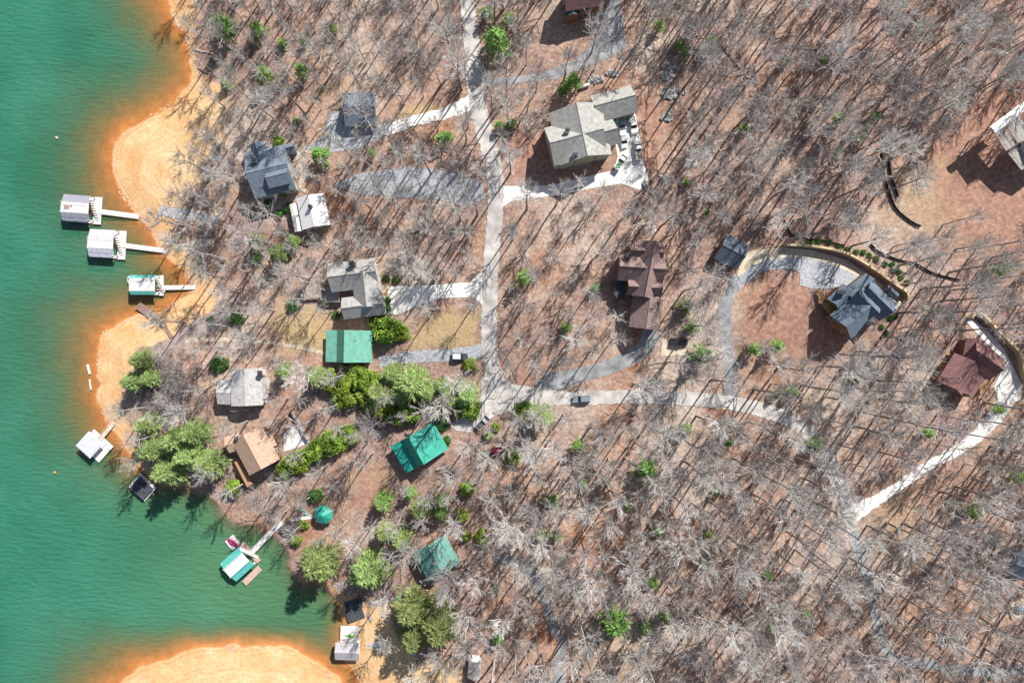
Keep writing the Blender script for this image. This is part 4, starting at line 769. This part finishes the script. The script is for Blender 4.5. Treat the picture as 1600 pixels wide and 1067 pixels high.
# ---------------------------------------------------------------- trees
def bare_tree(seed, Hh=22.0, R=5.0, nl=16, nb=6, ntw=8, base=0.42):
    rs = np.random.RandomState(seed); TV, TF, CV, CF = [], [], [], []; cnt = [0]
    def put(L_, P):
        V, F = P; b = sum(len(x) for x in L_[0]); L_[0].append(V); L_[1].append(F+b)
    unit = lambda x: x/(np.linalg.norm(x)+1e-9)
    T = (TV, TF); C = (CV, CF); wob = np.cumsum(rs.normal(size=(7, 2))*0.13, 0); wob[0] = 0; hs = np.linspace(-0.5, Hh*0.9, 7)
    tp = np.array([(wob[i, 0], wob[i, 1], hs[i]) for i in range(7)]); put(T, tube(tp, np.linspace(0.33, 0.1, 7), 6))
    a0 = rs.rand()*6; tw = []
    for i in range(nl):
        f = base+(0.9-base)*((i+rs.rand()*0.6)/nl)**0.9; z = Hh*f; q = (f-base)/(0.9-base)
        o = np.array([np.interp(z, tp[:, 2], tp[:, k]) for k in range(2)]+[z]); a = a0+i*2.4+rs.normal()*0.3
        ln = R*(1.35-0.5*q)*rs.uniform(0.75, 1.2); el = math.radians(rs.uniform(32, 58)+12*q)
        d = np.array([math.cos(a)*math.cos(el), math.sin(a)*math.cos(el), math.sin(el)]); pts = [o]; n = 5
        for k in range(n-1): d = unit(d+rs.normal(size=3)*0.09+np.array([0, 0, 0.05])); pts.append(pts[-1]+d*ln/(n-1))
        pts = np.array(pts); put(C, tube(pts, np.linspace(0.12*(1.15-0.5*q), 0.03, n), 4))
        for b in range(nb):
            t_ = 0.2+0.78*(b+rs.rand()*0.8)/nb; x = t_*(n-1); k = min(int(x), n-2); p = pts[k]+(pts[k+1]-pts[k])*(x-k)
            dd = unit(pts[k+1]-pts[k]); e = unit(dd+unit(rs.normal(size=3))*0.62); bl = ln*rs.uniform(0.3, 0.55)*(1.1-0.4*t_); e2 = unit(e+dd*0.25+rs.normal(size=3)*0.12)
            q1 = p+e*bl*0.5; q2 = q1+e2*bl*0.5; put(C, tube([p, q1, q2], [0.05, 0.036, 0.02], 3))
            for w_ in range(ntw):
                s_ = rs.uniform(0.15, 1.0); st = p+(q1-p)*s_*2 if s_ < 0.5 else q1+(q2-q1)*(s_*2-1)
                h_ = unit((e if s_ < 0.5 else e2)+unit(rs.normal(size=3))*0.65); en = st+h_*rs.uniform(0.7, 1.7)*R/5; wv = unit(np.cross(h_, rs.normal(size=3)))*0.029; tw.append((st-wv, st+wv, en))
    V = np.array(tw).reshape(-1, 3); put(C, (V, np.arange(len(V)).reshape(-1, 3)))
    return (np.vstack(TV), np.vstack(TF)), (np.vstack(CV), np.vstack(CF))
M_TRUNK = mat('grey_brown_trunk_bark', (0.24, 0.21, 0.19), 0.95, 0.25, 2.5, rnd=0.2); M_BARK = mat('pale_grey_branch_bark', (0.56, 0.535, 0.51), 0.9, 0.15, 0.6, rnd=0.3); M_BARK2 = mat('mauve_grey_branch_bark', (0.43, 0.39, 0.385), 0.9, 0.15, 0.6, rnd=0.25)
PROTO = []
for i in range(12):
    Hh = [22, 25, 20, 24, 26, 21, 23, 27, 19, 24, 17, 22][i]; R = [4.8, 5.2, 4.2, 4.1, 5.0, 5.6, 4.5, 5.0, 4.4, 6.2, 3.7, 4.6][i]
    t_, c_ = bare_tree(100+i, Hh, R, [15, 17, 14, 14, 17, 17, 15, 17, 14, 20, 13, 15][i], 6, 13, [0.52, 0.58, 0.5, 0.62, 0.6, 0.42, 0.58, 0.62, 0.48, 0.42, 0.42, 0.55][i])
    PROTO.append((t_, c_, mesh_np('trunk', t_[0], t_[1], M_TRUNK), mesh_np('crown', c_[0], c_[1], M_BARK if i % 3 else M_BARK2), Hh, R))
ZONES = [  # label, group and test on the photo position of the foot
 ('tall leafless tree in the upper left woods between beach and road', 'bare trees of the upper left woods', lambda u, v: u < 745 and v < 225),
 ('leafless tree around the gravel lot left of the road', 'bare trees around the gravel lot', lambda u, v: u < 770 and v < 425),
 ('leafless tree among the lakeside houses left of the road junction', 'bare trees among the lakeside houses', lambda u, v: u < 770 and v < 745),
 ('leafless tree in the woods around the teal cabin by the cove', 'bare trees around the teal cabin', lambda u, v: u < 800),
 ('leafless tree around the large olive grey house', 'bare trees around the large house', lambda u, v: u < 1010 and v < 315),
 ('tall leafless tree in the upper right woods around the stone piles', 'bare trees of the upper right woods', lambda u, v: v < 345),
 ('leafless tree between the road and the brown gabled house', 'bare trees left of the brown house', lambda u, v: u < 1125 and v < 615),
 ('leafless tree on the right around the new house and its curved drive', 'bare trees around the new house', lambda u, v: v < 640),
 ('leafless tree in the woods below the road that runs right', 'bare trees of the lower middle woods', lambda u, v: u < 1310),
 ('leafless tree in the lower right woods beside the forked lane', 'bare trees of the lower right woods', lambda u, v: True)]
trees = []                        # u, v (foot), proto, scale, rot, label or None
def crown_px(u, v, h):
    p = gpt(u, v); return proj(p.x, p.y, p.z+h)
def foot_px(cu, cv, h):           # the foot of a tree whose crown shows at cu, cv
    u, v = cu, cv
    for _ in range(6): z = float(zat(u, v)); p = unproj(cu, cv, z+h); u, v = proj(p[0], p[1], z)
    return u, v
HAND = [(562,170,9,1.0,'spreading pale bare tree leaning over the dark garage roof'),(440,140,1,1.0,'pale bare tree at the left of the upper drive with a long leaning trunk'),(935,45,5,0.9,'bare tree standing in the paved yard below the top house'),(400,785,9,0.72,'broad white bare tree overhanging the cove beside the gangway'),(440,758,5,0.75,'broad pale bare tree behind the cove boathouse'),(575,672,9,1.0,'large pale bare tree left of the emerald cabin'),(470,585,5,0.95,'pale bare tree right of the grey house on the point'),(275,650,5,0.8,'grey bare tree leaning over the shoreline pines'),(730,695,2,0.85,'bare tree at the right corner of the emerald cabin'),(700,900,9,0.95,'white bare tree below the right corner of the teal cabin'),(640,860,5,0.9,'white bare tree left of the teal cabin'),(1105,505,9,0.95,'white bare tree between the brown house and the curved drive'),(966,494,2,0.5,'small bare tree below the rounded deck of the brown house'),(385,365,9,1.0,'wide bare tree leaning over the stone ramps'),(350,270,5,0.9,'bare tree leaning left of the slate blue house'),(905,285,2,0.6,'small bare tree over the lower bend of the white drive'),(1120,430,5,0.8,'grey bare tree beside the dark square garage'),(840,650,5,0.8,'pale bare tree below the road junction among green bushes'),(1095,700,9,1.0,'fan shaped white bare tree below the road to the right'),(640,420,5,0.85,'pale bare tree right of the warm grey house'),(1540,380,5,0.75,'bare tree in the shade below the red clay yard'),(455,430,9,0.85,'bare tree on the bank above the yellow lawn'),(250,620,2,0.55,'low grey bare tree on the brushy point'),(850,180,2,0.5,'small bare tree left of the large house'),(545,105,5,0.9,'bare tree above the dark garage'),(610,95,1,0.9,'bare tree between the garage and the road'),(1005,605,5,0.85,'white bare tree just above the road below the brown house drive')]
for cu, cv, pi, s, lb in HAND:
    h = PROTO[pi][4]*s*0.78; u, v = foot_px(cu, cv, h); trees.append((u, v, pi, s, RS.rand()*6.28, lb))
for p in ([(395,495),(500,490),(510,545),(430,535)],[(1440,225),(1520,170),(1660,150),(1660,390),(1540,395),(1460,330)],[(1160,470),(1200,430),(1250,432),(1280,460),(1330,540),(1240,556),(1170,540)],[(855,225),(900,265),(960,262),(900,290),(800,285),(800,225)],[(830,20),(900,20),(930,60),(900,92),(840,105),(815,80)],[(550,725),(608,730),(612,785),(560,810),(530,780)],[(420,610),(480,640),(490,690),(430,700)],[(345,640),(380,645),(350,720),(330,690)],[(700,485),(750,485),(750,540),(650,540),(640,510)],[(1385,300),(1440,270),(1460,350),(1400,380),(1300,372),(1300,345)],[(215,545),(330,500),(340,590),(240,640)]): keep_poly(p, 4)
keep_poly([(990,118),(1020,70),(1060,90),(1045,200),(1032,262),(1010,275)], 2)
FOOTS = list(trees); cand = 0
pts = np.array([(t[0], t[1]) for t in trees]); rs = np.random.RandomState(77)
def blocked(u, v):
    x = int((u-g0)/ST+0.5); y = int((v-h0)/ST+0.5)
    return not (0 <= x < len(gu) and 0 <= y < len(gv)) or KEEP[y, x]
acc = [tuple(p) for p in pts]
for it in range(26000):
    u = rs.uniform(230, 1700); v = rs.uniform(-150, 1110)
    if blocked(u, v): continue
    sparse = (775 < u < 990 and 310 < v < 600); dense = (v > 640 and u > 780)
    md = 34 if sparse else (24.5 if dense else 27)
    if u < 740: md = 25 if v < 440 else 31
    if u > 1010 and v < 345: md = 27
    A = np.array(acc); 
    if (np.hypot(A[:, 0]-u, A[:, 1]-v)).min() < md: continue
    pi = [0,1,2,3,4,6,7,8,10,11,5,3,7][rs.randint(13)]; s = rs.uniform(0.6, 1.1)*(0.8 if u < 700 else 1.0)*(0.85 if sparse else 1.0); h = PROTO[pi][4]*s
    c = crown_px(u, v, h*0.75)
    if any(math.hypot(c[0]-a, c[1]-b) < r_*0.85+16 for a, b, r_ in HOUSES+[(985,275,22),(1215,480,36),(950,262,14),(640,462,22),(700,455,18),(1290,430,34),(1500,270,50),(330,560,10),(775,620,12),(460,510,30),(590,765,24),(470,690,8),(492,886,30),(572,898,26),(640,600,28),(560,605,28),(735,625,20),(660,975,42),(270,705,50),(604,516,24),(500,700,22),(846,652,14),(775,62,20),(962,978,24),(1515,580,56),(1565,600,16),(370,882,30),(556,950,24),(548,1005,18),(1410,765,14),(1345,900,6),(1440,735,8),(1480,712,8),(1520,685,10),(1550,655,12),(1580,620,16),(1135,500,10),(1137,560,8),(1045,150,14),(1395,300,18)]): continue
    acc.append((u, v)); trees.append((u, v, pi, s, rs.rand()*6.28, None))
def in_frame(t):
    c = crown_px(t[0], t[1], PROTO[t[2]][4]*t[3]*0.75); return -10 < c[0] < 1610 and -10 < c[1] < 1077
LM = [(418,266,'slate blue lake house'),(486,332,'white roofed cottage'),(562,168,'dark slate garage'),(556,450,'warm grey house'),(543,542,'light green roof'),(652,703,'emerald cabin'),(681,872,'teal cabin'),(380,606,'pale grey house'),(396,706,'tan house'),(912,206,'large olive grey house'),(1006,430,'brown gabled house'),(1346,482,'new blue grey house'),(1145,394,'dark square garage'),(1522,576,'reddish hipped house'),(914,0,'top edge house'),(1600,214,'right edge decks'),(505,804,'green gazebo'),(742,1046,'small grey shed'),(1595,890,'blue grey corner roof'),(1592,950,'hot tub'),
      (775,62,'bright conifer by the road'),(962,978,'lone lower conifer'),(790,615,'road junction'),(908,623,'car on the road'),(1278,697,'road bend pine'),(1335,815,'lane fork'),(1048,148,'largest stone pile'),(1145,95,'angled fallen trunk'),(1285,165,'long fallen trunk'),(1255,77,'level fallen trunk'),(1433,38,'top right fallen trunk'),(1395,300,'curved silt fence'),(1395,1028,'lower lane corner'),(840,905,'dark woodland lane'),(1012,735,'mid woods pine'),(1095,700,'fan shaped white tree'),(620,285,'gravel lot'),(660,975,'olive hemlocks'),(742,140,'upper crossroads')]
DIRS = ['right of', 'lower right of', 'below', 'lower left of', 'left of', 'upper left of', 'above', 'upper right of']
ORDS = ['nearest', 'second nearest', 'third nearest', 'fourth nearest', 'fifth nearest', 'sixth nearest', 'seventh nearest', 'eighth nearest', 'ninth nearest', 'tenth nearest', 'eleventh nearest', 'twelfth nearest', 'thirteenth nearest', 'fourteenth nearest', 'fifteenth nearest', 'sixteenth nearest']
def tell_apart(items):
    """items (kind, u, v): each told by its look, its nearest landmark, the side of it and its order from there"""
    B = {}; out = [None]*len(items)
    for i, (kd, u, v) in enumerate(items):
        d, a, n = min((math.hypot(u-x, v-y), math.atan2(v-y, u-x), nm) for x, y, nm in LM)
        B.setdefault((kd, DIRS[int(round(a/(math.pi/4))) % 8], n), []).append((d, i))
    for (kd, dr, n), L_ in B.items():
        L_.sort()
        for k, (d, i) in enumerate(L_): out[i] = (ORDS[k]+' of the '+kd+'s '+dr+' the '+n) if len(L_) > 1 else kd+' standing '+dr+' the '+n
    return out
hand = [t for t in trees if t[5]]; rest = [t for t in trees if not t[5]]
vis = sorted([t for t in rest if in_frame(t)], key=lambda t: -PROTO[t[2]][5]*t[3]); solo = hand+vis[:300-len(hand)]; ids = set(map(id, solo)); mass = [t for t in rest if id(t) not in ids]
print('bare trees', len(trees), 'solo', len(solo), 'mass', len(mass))
look = lambda pi, s: ('tall ' if PROTO[pi][4]*s > 20.5 else 'shorter ')+('mauve' if pi % 3 == 0 else 'pale')+' leafless tree'
names = tell_apart([(look(t[2], t[3]),)+tuple(crown_px(t[0], t[1], PROTO[t[2]][4]*t[3]*0.7)) for t in solo])
for (u, v, pi, s, rot, lb), nm in zip(solo, names):
    z = next(z for z in ZONES if z[2](u, v)); r = empty('bare_tree', gpt(u, v), lb or nm, 'tree', 'bare trees near the houses' if lb else z[1], rot)
    r.scale = (s, s, s); link('trunk', PROTO[pi][2], r); link('crown', PROTO[pi][3], r)
NTW = [n_*78 for n_ in (15, 17, 14, 14, 17, 17, 15, 17, 14, 20, 13, 15)]   # twigs come last in a crown; the mass keeps two of three
LIGHT = [(p[0], (p[1][0], np.vstack([p[1][1][:-k], p[1][1][-k:][np.arange(k) % 3 != 0]]))) for p, k in zip(PROTO, NTW)]
AV, AF, nb_ = [], [], 0
for (u, v, pi, s, rot, lb) in mass:
    g = gpt(u, v); c_, d_ = math.cos(rot)*s, math.sin(rot)*s
    for (V, F) in LIGHT[pi]:
        W_ = np.stack([V[:, 0]*c_-V[:, 1]*d_+g.x, V[:, 0]*d_+V[:, 1]*c_+g.y, V[:, 2]*s+g.z], -1); AV.append(W_); AF.append(F+nb_); nb_ += len(V)
tag(link('bare_woodland', mesh_np('bare_woodland', np.vstack(AV), np.vstack(AF), M_BARK)), 'dense pale leafless trees filling the woods behind the nearer ones', 'woodland', kind='stuff')
# leafless saplings and brush
def brush(seed):
    rs = np.random.RandomState(seed); VV, FF, b = [], [], 0
    for i in range(16):
        a = rs.rand()*6.28; p = np.array([rs.normal()*0.25, rs.normal()*0.25, -0.1]); d = np.array([math.cos(a)*0.5, math.sin(a)*0.5, 1.0])
        q = p+d*rs.uniform(0.8, 1.4); e = q+(d+rs.normal(size=3)*0.4)*rs.uniform(0.6, 1.2); V, F = tube([p, q, e], [0.035, 0.026, 0.012], 3); VV.append(V); FF.append(F+b); b += len(V)
        for k in range(5):
            st = q+(e-q)*rs.rand(); en = st+rs.normal(size=3)*0.45+np.array([0, 0, 0.3]); wv = np.cross(en-st, rs.normal(size=3)); wv *= 0.022/(np.linalg.norm(wv)+1e-9); V = np.array([st-wv, st+wv, en]); F = np.array([[0, 1, 2]]); VV.append(V); FF.append(F+b); b += len(V)
    return np.vstack(VV), np.vstack(FF)
BR = [brush(i) for i in range(6)]; AV, AF, nb_ = [], [], 0; rs = np.random.RandomState(9); n = 0
spots = [(rs.uniform(300, 1620), rs.uniform(-20, 1090)) for i in range(1500)]+[(rs.normal(265, 22), rs.normal(605, 30)) for i in range(150)]+[(rs.normal(330, 20), rs.normal(300, 60)) for i in range(60)]
for i, (u, v) in enumerate(spots):
    if i < 1500 and blocked(u, v): continue
    if float(zat(u, v)) < 0.3: continue
    g = gpt(u, v); s = rs.uniform(0.7, 1.7); rot = rs.rand()*6.28; V, F = BR[rs.randint(6)]; c_, d_ = math.cos(rot)*s, math.sin(rot)*s
    AV.append(np.stack([V[:, 0]*c_-V[:, 1]*d_+g.x, V[:, 0]*d_+V[:, 1]*c_+g.y, V[:, 2]*s+g.z], -1)); AF.append(F+nb_); nb_ += len(V)
tag(link('brushwood', mesh_np('brushwood', np.vstack(AV), np.vstack(AF), M_BARK2)), 'low leafless brush and saplings growing across the woodland floor', 'brush', kind='stuff')

# evergreens
def pine(seed, Hh=12.0, R=4.2, nbr=64, nn=46, bl=0.85):
    rs = np.random.RandomState(seed); V, F = [], []
    tp = np.array([(0, 0, -0.4), (0, 0, Hh*0.5), (0, 0, Hh)]); TV, TF = tube(tp, [0.22, 0.14, 0.03], 6)
    for i in range(nbr):
        f = 0.22+0.76*(i/nbr); a = i*2.399+rs.normal()*0.2; ln = R*(1.05-f)**0.75*1.15*rs.uniform(0.75, 1.15); z = Hh*f; el = 0.25-0.1*(1-f)+rs.normal()*0.08
        o = np.array([0, 0, z]); d = np.array([math.cos(a)*math.cos(el), math.sin(a)*math.cos(el), math.sin(el)]); sd2 = np.array([-math.sin(a), math.cos(a), 0]); m_ = max(8, int(nn*ln/R))
        for k in range(m_):
            t_ = 0.2+0.8*rs.rand(); p = o+d*ln*t_+np.array([0, 0, -0.35*ln*t_*t_*0.5+rs.normal()*0.1]); s_ = rs.choice([-1, 1])
            e = d*0.8+sd2*s_*rs.uniform(0.1, 0.75)+np.array([0, 0, rs.uniform(-0.35, 0.3)]); e /= np.linalg.norm(e); w_ = np.cross(e, [0, 0, 1.0]); w_ /= np.linalg.norm(w_)+1e-9; w_ = w_+np.array([0, 0, rs.normal()*0.6])
            L2 = bl*rs.uniform(0.6, 1.2); wd = 0.11; b = len(V); p = p+sd2*s_*rs.uniform(0, 0.28)*ln*(1-t_*0.6)
            V += [p-w_*wd, p+w_*wd, p+e*L2]; F.append((b, b+1, b+2))
    return (TV, TF), (np.array(V), np.array(F))
def leafy(seed, R=1.0, nl=3200, hz=0.85, leaf=0.075):
    rs = np.random.RandomState(seed); cl = []
    for i in range(30):
        a = rs.rand()*6.28; e = math.asin(rs.rand()**0.8); q = R*rs.uniform(0.55, 0.8); cl.append((q*math.cos(a)*math.cos(e), q*math.sin(a)*math.cos(e), q*math.sin(e)*hz+0.1*R, R*rs.uniform(0.22, 0.38)))
    V, F = [], []
    for i in range(nl):
        c = cl[rs.randint(30)]; d = rs.normal(size=3); d /= np.linalg.norm(d); p = np.array(c[:3])+d*c[3]*rs.uniform(0.6, 1.05)
        if p[2] < 0: p[2] = -p[2]*0.5
        nrm = d+rs.normal(size=3)*0.5+np.array([0, 0, 0.5]); nrm /= np.linalg.norm(nrm); x = np.cross(nrm, rs.normal(size=3)); x /= np.linalg.norm(x); y = np.cross(nrm, x); s_ = leaf*rs.uniform(0.7, 1.3)*R; b = len(V)
        V += [p-x*s_, p+y*s_*0.5, p+x*s_, p-y*s_*0.5]; F += [(b, b+1, b+2), (b, b+2, b+3)]
    st = []; sf = []; b = 0
    for i in range(5):
        c = cl[i*5]; TV, TF = tube([(0, 0, -0.12*R), (c[0]*0.4, c[1]*0.4, c[2]*0.5), (c[0], c[1], c[2])], [0.05*R, 0.035*R, 0.015*R], 4); st.append(TV); sf.append(TF+b); b += len(TV)
    return (np.vstack(st), np.vstack(sf)), (np.array(V), np.array(F))
G_PINE = mat('soft_green_pine_needles', (0.27, 0.37, 0.125), 0.7, 0.25, 0.8, rnd=0.2); G_YPINE = mat('bright_green_pine_needles', (0.2, 0.34, 0.085), 0.7, 0.25, 0.8, rnd=0.2); G_HEM = mat('olive_hemlock_needles', (0.21, 0.26, 0.09), 0.75, 0.25, 0.8, rnd=0.15); G_LAUR = mat('yellow_green_laurel_leaves', (0.19, 0.29, 0.035), 0.5, 0.35, 1.2, rnd=0.25); G_BUSH = mat('dark_green_shrub_leaves', (0.06, 0.16, 0.03), 0.55, 0.3, 1.5, rnd=0.25)
EV = {}
def evproto(key, parts, m): EV[key] = [(mesh_np('trunk', parts[i][0][0], parts[i][0][1], M_TRUNK), mesh_np('crown', parts[i][1][0], parts[i][1][1], m)) for i in range(len(parts))]
evproto('pine', [pine(1, 13, 4.4, 74, 60), pine(2, 14, 4.6, 78, 60), pine(3, 12, 4.2, 70, 60)], G_PINE)
evproto('young', [pine(5, 6, 2.2, 40, 34, 0.6), pine(6, 7, 2.2, 40, 30, 0.6), pine(7, 5, 2.0, 36, 34, 0.6)], G_YPINE)
evproto('hemlock', [pine(8, 14, 5.0, 90, 70, 0.7), pine(9, 15, 5.0, 90, 70, 0.7)], G_HEM)
evproto('laurel', [leafy(1), leafy(2), leafy(3)], G_LAUR); evproto('bush', [leafy(4, nl=1200, leaf=0.1), leafy(5, nl=1200, leaf=0.1)], G_BUSH)
BASE_R = {'pine': 4.3, 'young': 2.1, 'hemlock': 5.0, 'laurel': 1.0, 'bush': 1.0}; TOP = {'pine': 9, 'young': 3.5, 'hemlock': 10, 'laurel': 0.7, 'bush': 0.6}
def evergreen(kind, u, v, rpx, label, cat='tree', group='evergreens', name=None):
    s = rpx*PXM*0.96/BASE_R[kind]
    if kind in ('laurel', 'bush'): s *= 1.05
    fu, fv = foot_px(u, v, TOP[kind]*s); g = gpt(fu, fv)
    if g.z < 0.25: g.z = 0.25
    r = empty(name or {'pine': 'pine_tree', 'young': 'young_pine', 'hemlock': 'hemlock_tree', 'laurel': 'laurel_bush', 'bush': 'evergreen_shrub'}[kind], g, label, cat, group, RS.rand()*6.28); r.scale = (s, s, s*(1.25 if kind == 'laurel' else 1))
    t_, c_ = EV[kind][RS.randint(len(EV[kind]))]; link('trunk' if kind not in ('laurel', 'bush') else 'stem', t_, r); link('crown', c_, r)
E = evergreen
for u, v, q, lb in ((225,665,20,'leftmost light green pine beside the square dock gangway'),(230,705,26,'light green pine on the left of the shoreline clump'),(268,690,27,'feathery pine in the top middle of the shoreline clump'),(300,678,24,'light green pine on the upper right of the shoreline clump'),(258,738,27,'lowest feathery pine leaning over the charcoal dock'),(318,728,28,'feathery pine on the right of the shoreline clump'),(290,712,24,'pine in the centre of the shoreline clump'),(492,886,36,'large pale green pine overhanging the cove below the gazebo'),(572,898,32,'pale green pine right of the large cove pine'),(590,890,20,'smaller pine leaning towards the teal cabin'),(215,563,20,'upper dark green pine on the orange point'),(200,597,19,'lower left green pine on the orange point'),(228,592,18,'right hand green pine on the orange point'),(640,600,34,'soft green pine above the emerald cabin'),(610,585,22,'soft green pine right of the light green roof'),(728,618,20,'soft green pine left of the road junction'),(700,625,18,'pale green pine behind the emerald cabin'),(846,652,22,'pale green pine just below the road junction')): E('pine', u, v, q, lb, group='shoreline and garden pines')
for u, v, q, lb in ((640,958,36,'left of two large olive hemlocks on the sandy bank'),(685,985,38,'right of two large olive hemlocks above the sandy bank'),(645,1000,30,'lower olive hemlock casting shade on the sandy bank')): E('hemlock', u, v, q, lb, group='olive hemlocks by the cove')
for u, v, q, lb in ((775,62,24,'dense bright green conifer right of the road at the top'),(962,978,27,'dense bright green conifer alone in the lower woods'),(497,240,17,'round green pine between the slate blue house and its drive'),(348,40,20,'green pine near the top of the upper beach woods'),(412,115,16,'bright green pine in the upper left woods'),(400,45,14,'dark green pine at the top left of the woods'),(1012,735,20,'green pine in the middle of the lower woods'),(1278,697,15,'green pine leaning over the bend of the right hand road')): E('young', u, v, q, lb, group='bright green conifers')
for u, v, q, lb in ((604,516,28,'large yellow green laurel beside the light green roof'),(575,600,26,'yellow green laurel below the light green roof, right one'),(545,610,28,'yellow green laurel below the light green roof, middle one'),(515,598,20,'yellow green laurel below the light green roof, left one'),(598,640,24,'dark laurel above the left corner of the emerald cabin'),(640,645,22,'laurel touching the top of the emerald cabin'),(735,640,20,'laurel beside the paved pull-in at the junction'),(715,640,16,'laurel left of the paved pull-in'),(520,692,24,'rightmost laurel of the hedge beside the white pad'),(492,705,20,'middle laurel of the hedge beside the white pad'),(462,722,22,'leftmost laurel of the hedge beside the white pad'),(820,645,18,'yellow green laurel at the lower side of the junction'),(362,764,17,'bright laurel on the bank behind the tan house'),(730,764,14,'tall yellow green bush right of the emerald cabin'),(800,715,15,'green bush beside the dark red suv'),(735,571,13,'round green bush below the gravel drive'),(755,842,14,'right green bush above the teal cabin'),(728,838,11,'left green bush above the teal cabin'),(722,806,12,'green bush in the woods over the teal cabin'),(775,668,8,'small round bush by the silver pickup'),(763,680,10,'bush just below the silver pickup'),(463,846,11,'round yellow green bush by the cove landing'),(474,820,9,'small yellow green bush beside the gazebo path'),(434,220,10,'bright bush above the slate blue house roof'),(462,190,6,'small bright bush beside the upper path')): E('laurel', u, v, q, lb, 'bush', 'broadleaf evergreens')
for u, v, q, lb in ((338,571,14,'dense clipped green bush above the grey house on the point'),(347,569,12,'right end of the clipped green bush by the grey house'),(368,498,13,'green bush by the upper edge of the footpath'),(328,500,7,'small round bush on the gravel bank'),(455,478,11,'yellow tinged bush at the lawn edge'),(525,492,8,'shrub at the left corner of the warm grey house'),(603,435,7,'round shrub at the top of the white drive'),(605,470,7,'round shrub at the front of the warm grey house'),(605,482,7,'lower round shrub at the front of the warm grey house'),(618,438,7,'shrub beside the top edge of the white drive'),(450,325,10,'green shrub left of the white roofed cottage'),(435,335,8,'shrub in the bed below the slate blue house'),(418,318,8,'left shrub in the bed below the slate blue house'),(440,395,14,'large green bush on the bank above the lawn'),(400,405,11,'green bush on the bank over the stone ramps'),(492,775,14,'dark green bush above the gazebo'),(540,565,8,'small dark bush below the light green roof'),(690,664,12,'dark shrub at the top right corner of the emerald cabin'),(697,690,9,'shrub along the right edge of the emerald cabin')): E('bush', u, v, q, lb, 'bush', 'garden shrubs')
for i, (u, v) in enumerate([(1268,379),(1280,377),(1296,378),(1311,385),(1325,389),(1339,394),(1350,394),(1359,399),(1370,405),(1384,413),(1395,413),(1396,423),(1406,425),(1409,434),(1418,442)]): E('bush', u, v, 4.6+1.2*RS.rand(), ['first','second','third','fourth','fifth','sixth','seventh','eighth','ninth','tenth','eleventh','twelfth','thirteenth','fourteenth','fifteenth'][i]+' from the left of the small shrubs planted above the tan retaining wall', 'shrub', 'shrubs planted above the retaining wall', 'planted_shrub')
for i, (u, v) in enumerate([(1379,511),(1387,520),(1392,497),(1400,495),(1413,530)]): E('bush', u, v, 5.0, ['first','second','third','fourth','fifth','sixth','seventh','eighth','ninth','tenth','eleventh','twelfth','thirteenth','fourteenth','fifteenth'][i]+' from the left of five small shrubs below the new blue grey house', 'shrub', 'shrubs planted below the new house', 'planted_shrub')
YP = ((690,216,12),(700,214,10),(818,432,14),(1075,80,9),(1110,68,11),(895,128,15),(880,140,10),(1073,285,7),(1105,332,6),(1030,40,10),(1075,478,14),(1085,512,12),(1100,555,17),(905,698,12),(1072,672,12),(912,755,9),(862,785,13),(845,840,12),(1452,677,11),(1592,745,11),(1240,612,11),(1215,615,9),(780,1000,14),(640,770,12),(690,800,14),(600,780,14),(660,790,12),(980,790,10),(1030,830,9),(1108,835,7),(1020,910,10),(1040,960,12),(1120,770,8),(1560,640,9),(1490,1000,8),(1520,800,12),(1570,420,14),(1340,590,10),(1180,545,12),(1215,540,12),(1165,200,8),(1290,95,8),(1230,95,7),(1370,180,8),(1310,185,10),(1345,215,8),(930,450,9),(885,512,10),(1140,690,10),(1200,900,9),(440,65,10),(475,60,9),(470,110,12),(350,130,10),(520,45,8),(580,240,8),(440,300,9),(760,20,12),(795,30,12),(780,195,10),(800,192,9),(1060,70,8),(870,840,10),(1260,960,8),(1010,985,12),(1210,985,10))
for (u, v, q), nm in zip(YP, tell_apart([('small green pine' if q < 10 else 'green pine', u, v) for u, v, q in YP])): E('young', u, v, q, nm, group='young pines scattered through the woods')
for u, v, q, lb in ((665,612,22,'soft green pine right of the big pine over the emerald cabin'),(690,605,18,'small soft green pine near the gravel drive'),(590,615,22,'soft green pine between the laurels'),(622,618,22,'soft green pine low in the middle of the green band'),(718,606,17,'soft green pine beside the round bush'),(625,848,20,'pale green pine left of the teal cabin roof'),(600,835,17,'pale green pine above the cove pines'),(655,800,20,'hazy green pine over the teal cabin'),(690,785,15,'hazy green pine below the emerald cabin'),(595,790,16,'hazy green pine beside the orange soil yard'),(555,905,16,'pale green pine between the two cove pines'),(430,395,18,'hazy green pine on the bank by the bare shore trees'),(395,375,14,'hazy green pine over the stone ramps'),(455,375,13,'hazy green pine below the white cottage'),(490,590,20,'pale green pine left of the laurels'),(440,580,15,'pale green pine right of the grey house on the point')): E('pine', u, v, q, lb, group='hazy pines around the lakeside houses')
for u, v, q, lb in ((560,585,20,'yellow laurel touching the light green roof house yard'),(530,625,18,'low laurel at the bottom left of the green band'),(575,632,20,'laurel at the bottom of the green band'),(660,632,20,'laurel at the upper right of the emerald cabin'),(685,640,18,'laurel right of the emerald cabin top corner'),(620,650,18,'laurel at the upper left corner of the emerald cabin'),(505,695,16,'laurel filling the middle of the hedge'),(545,680,20,'laurel at the upper right end of the hedge'),(478,715,16,'laurel filling the lower part of the hedge'),(440,735,15,'laurel at the lower left end of the hedge'),(625,520,15,'laurel right of the largest laurel by the green roof'),(585,505,14,'laurel between the grey house and green roof')): E('laurel', u, v, q, lb, 'bush', 'broadleaf evergreens')
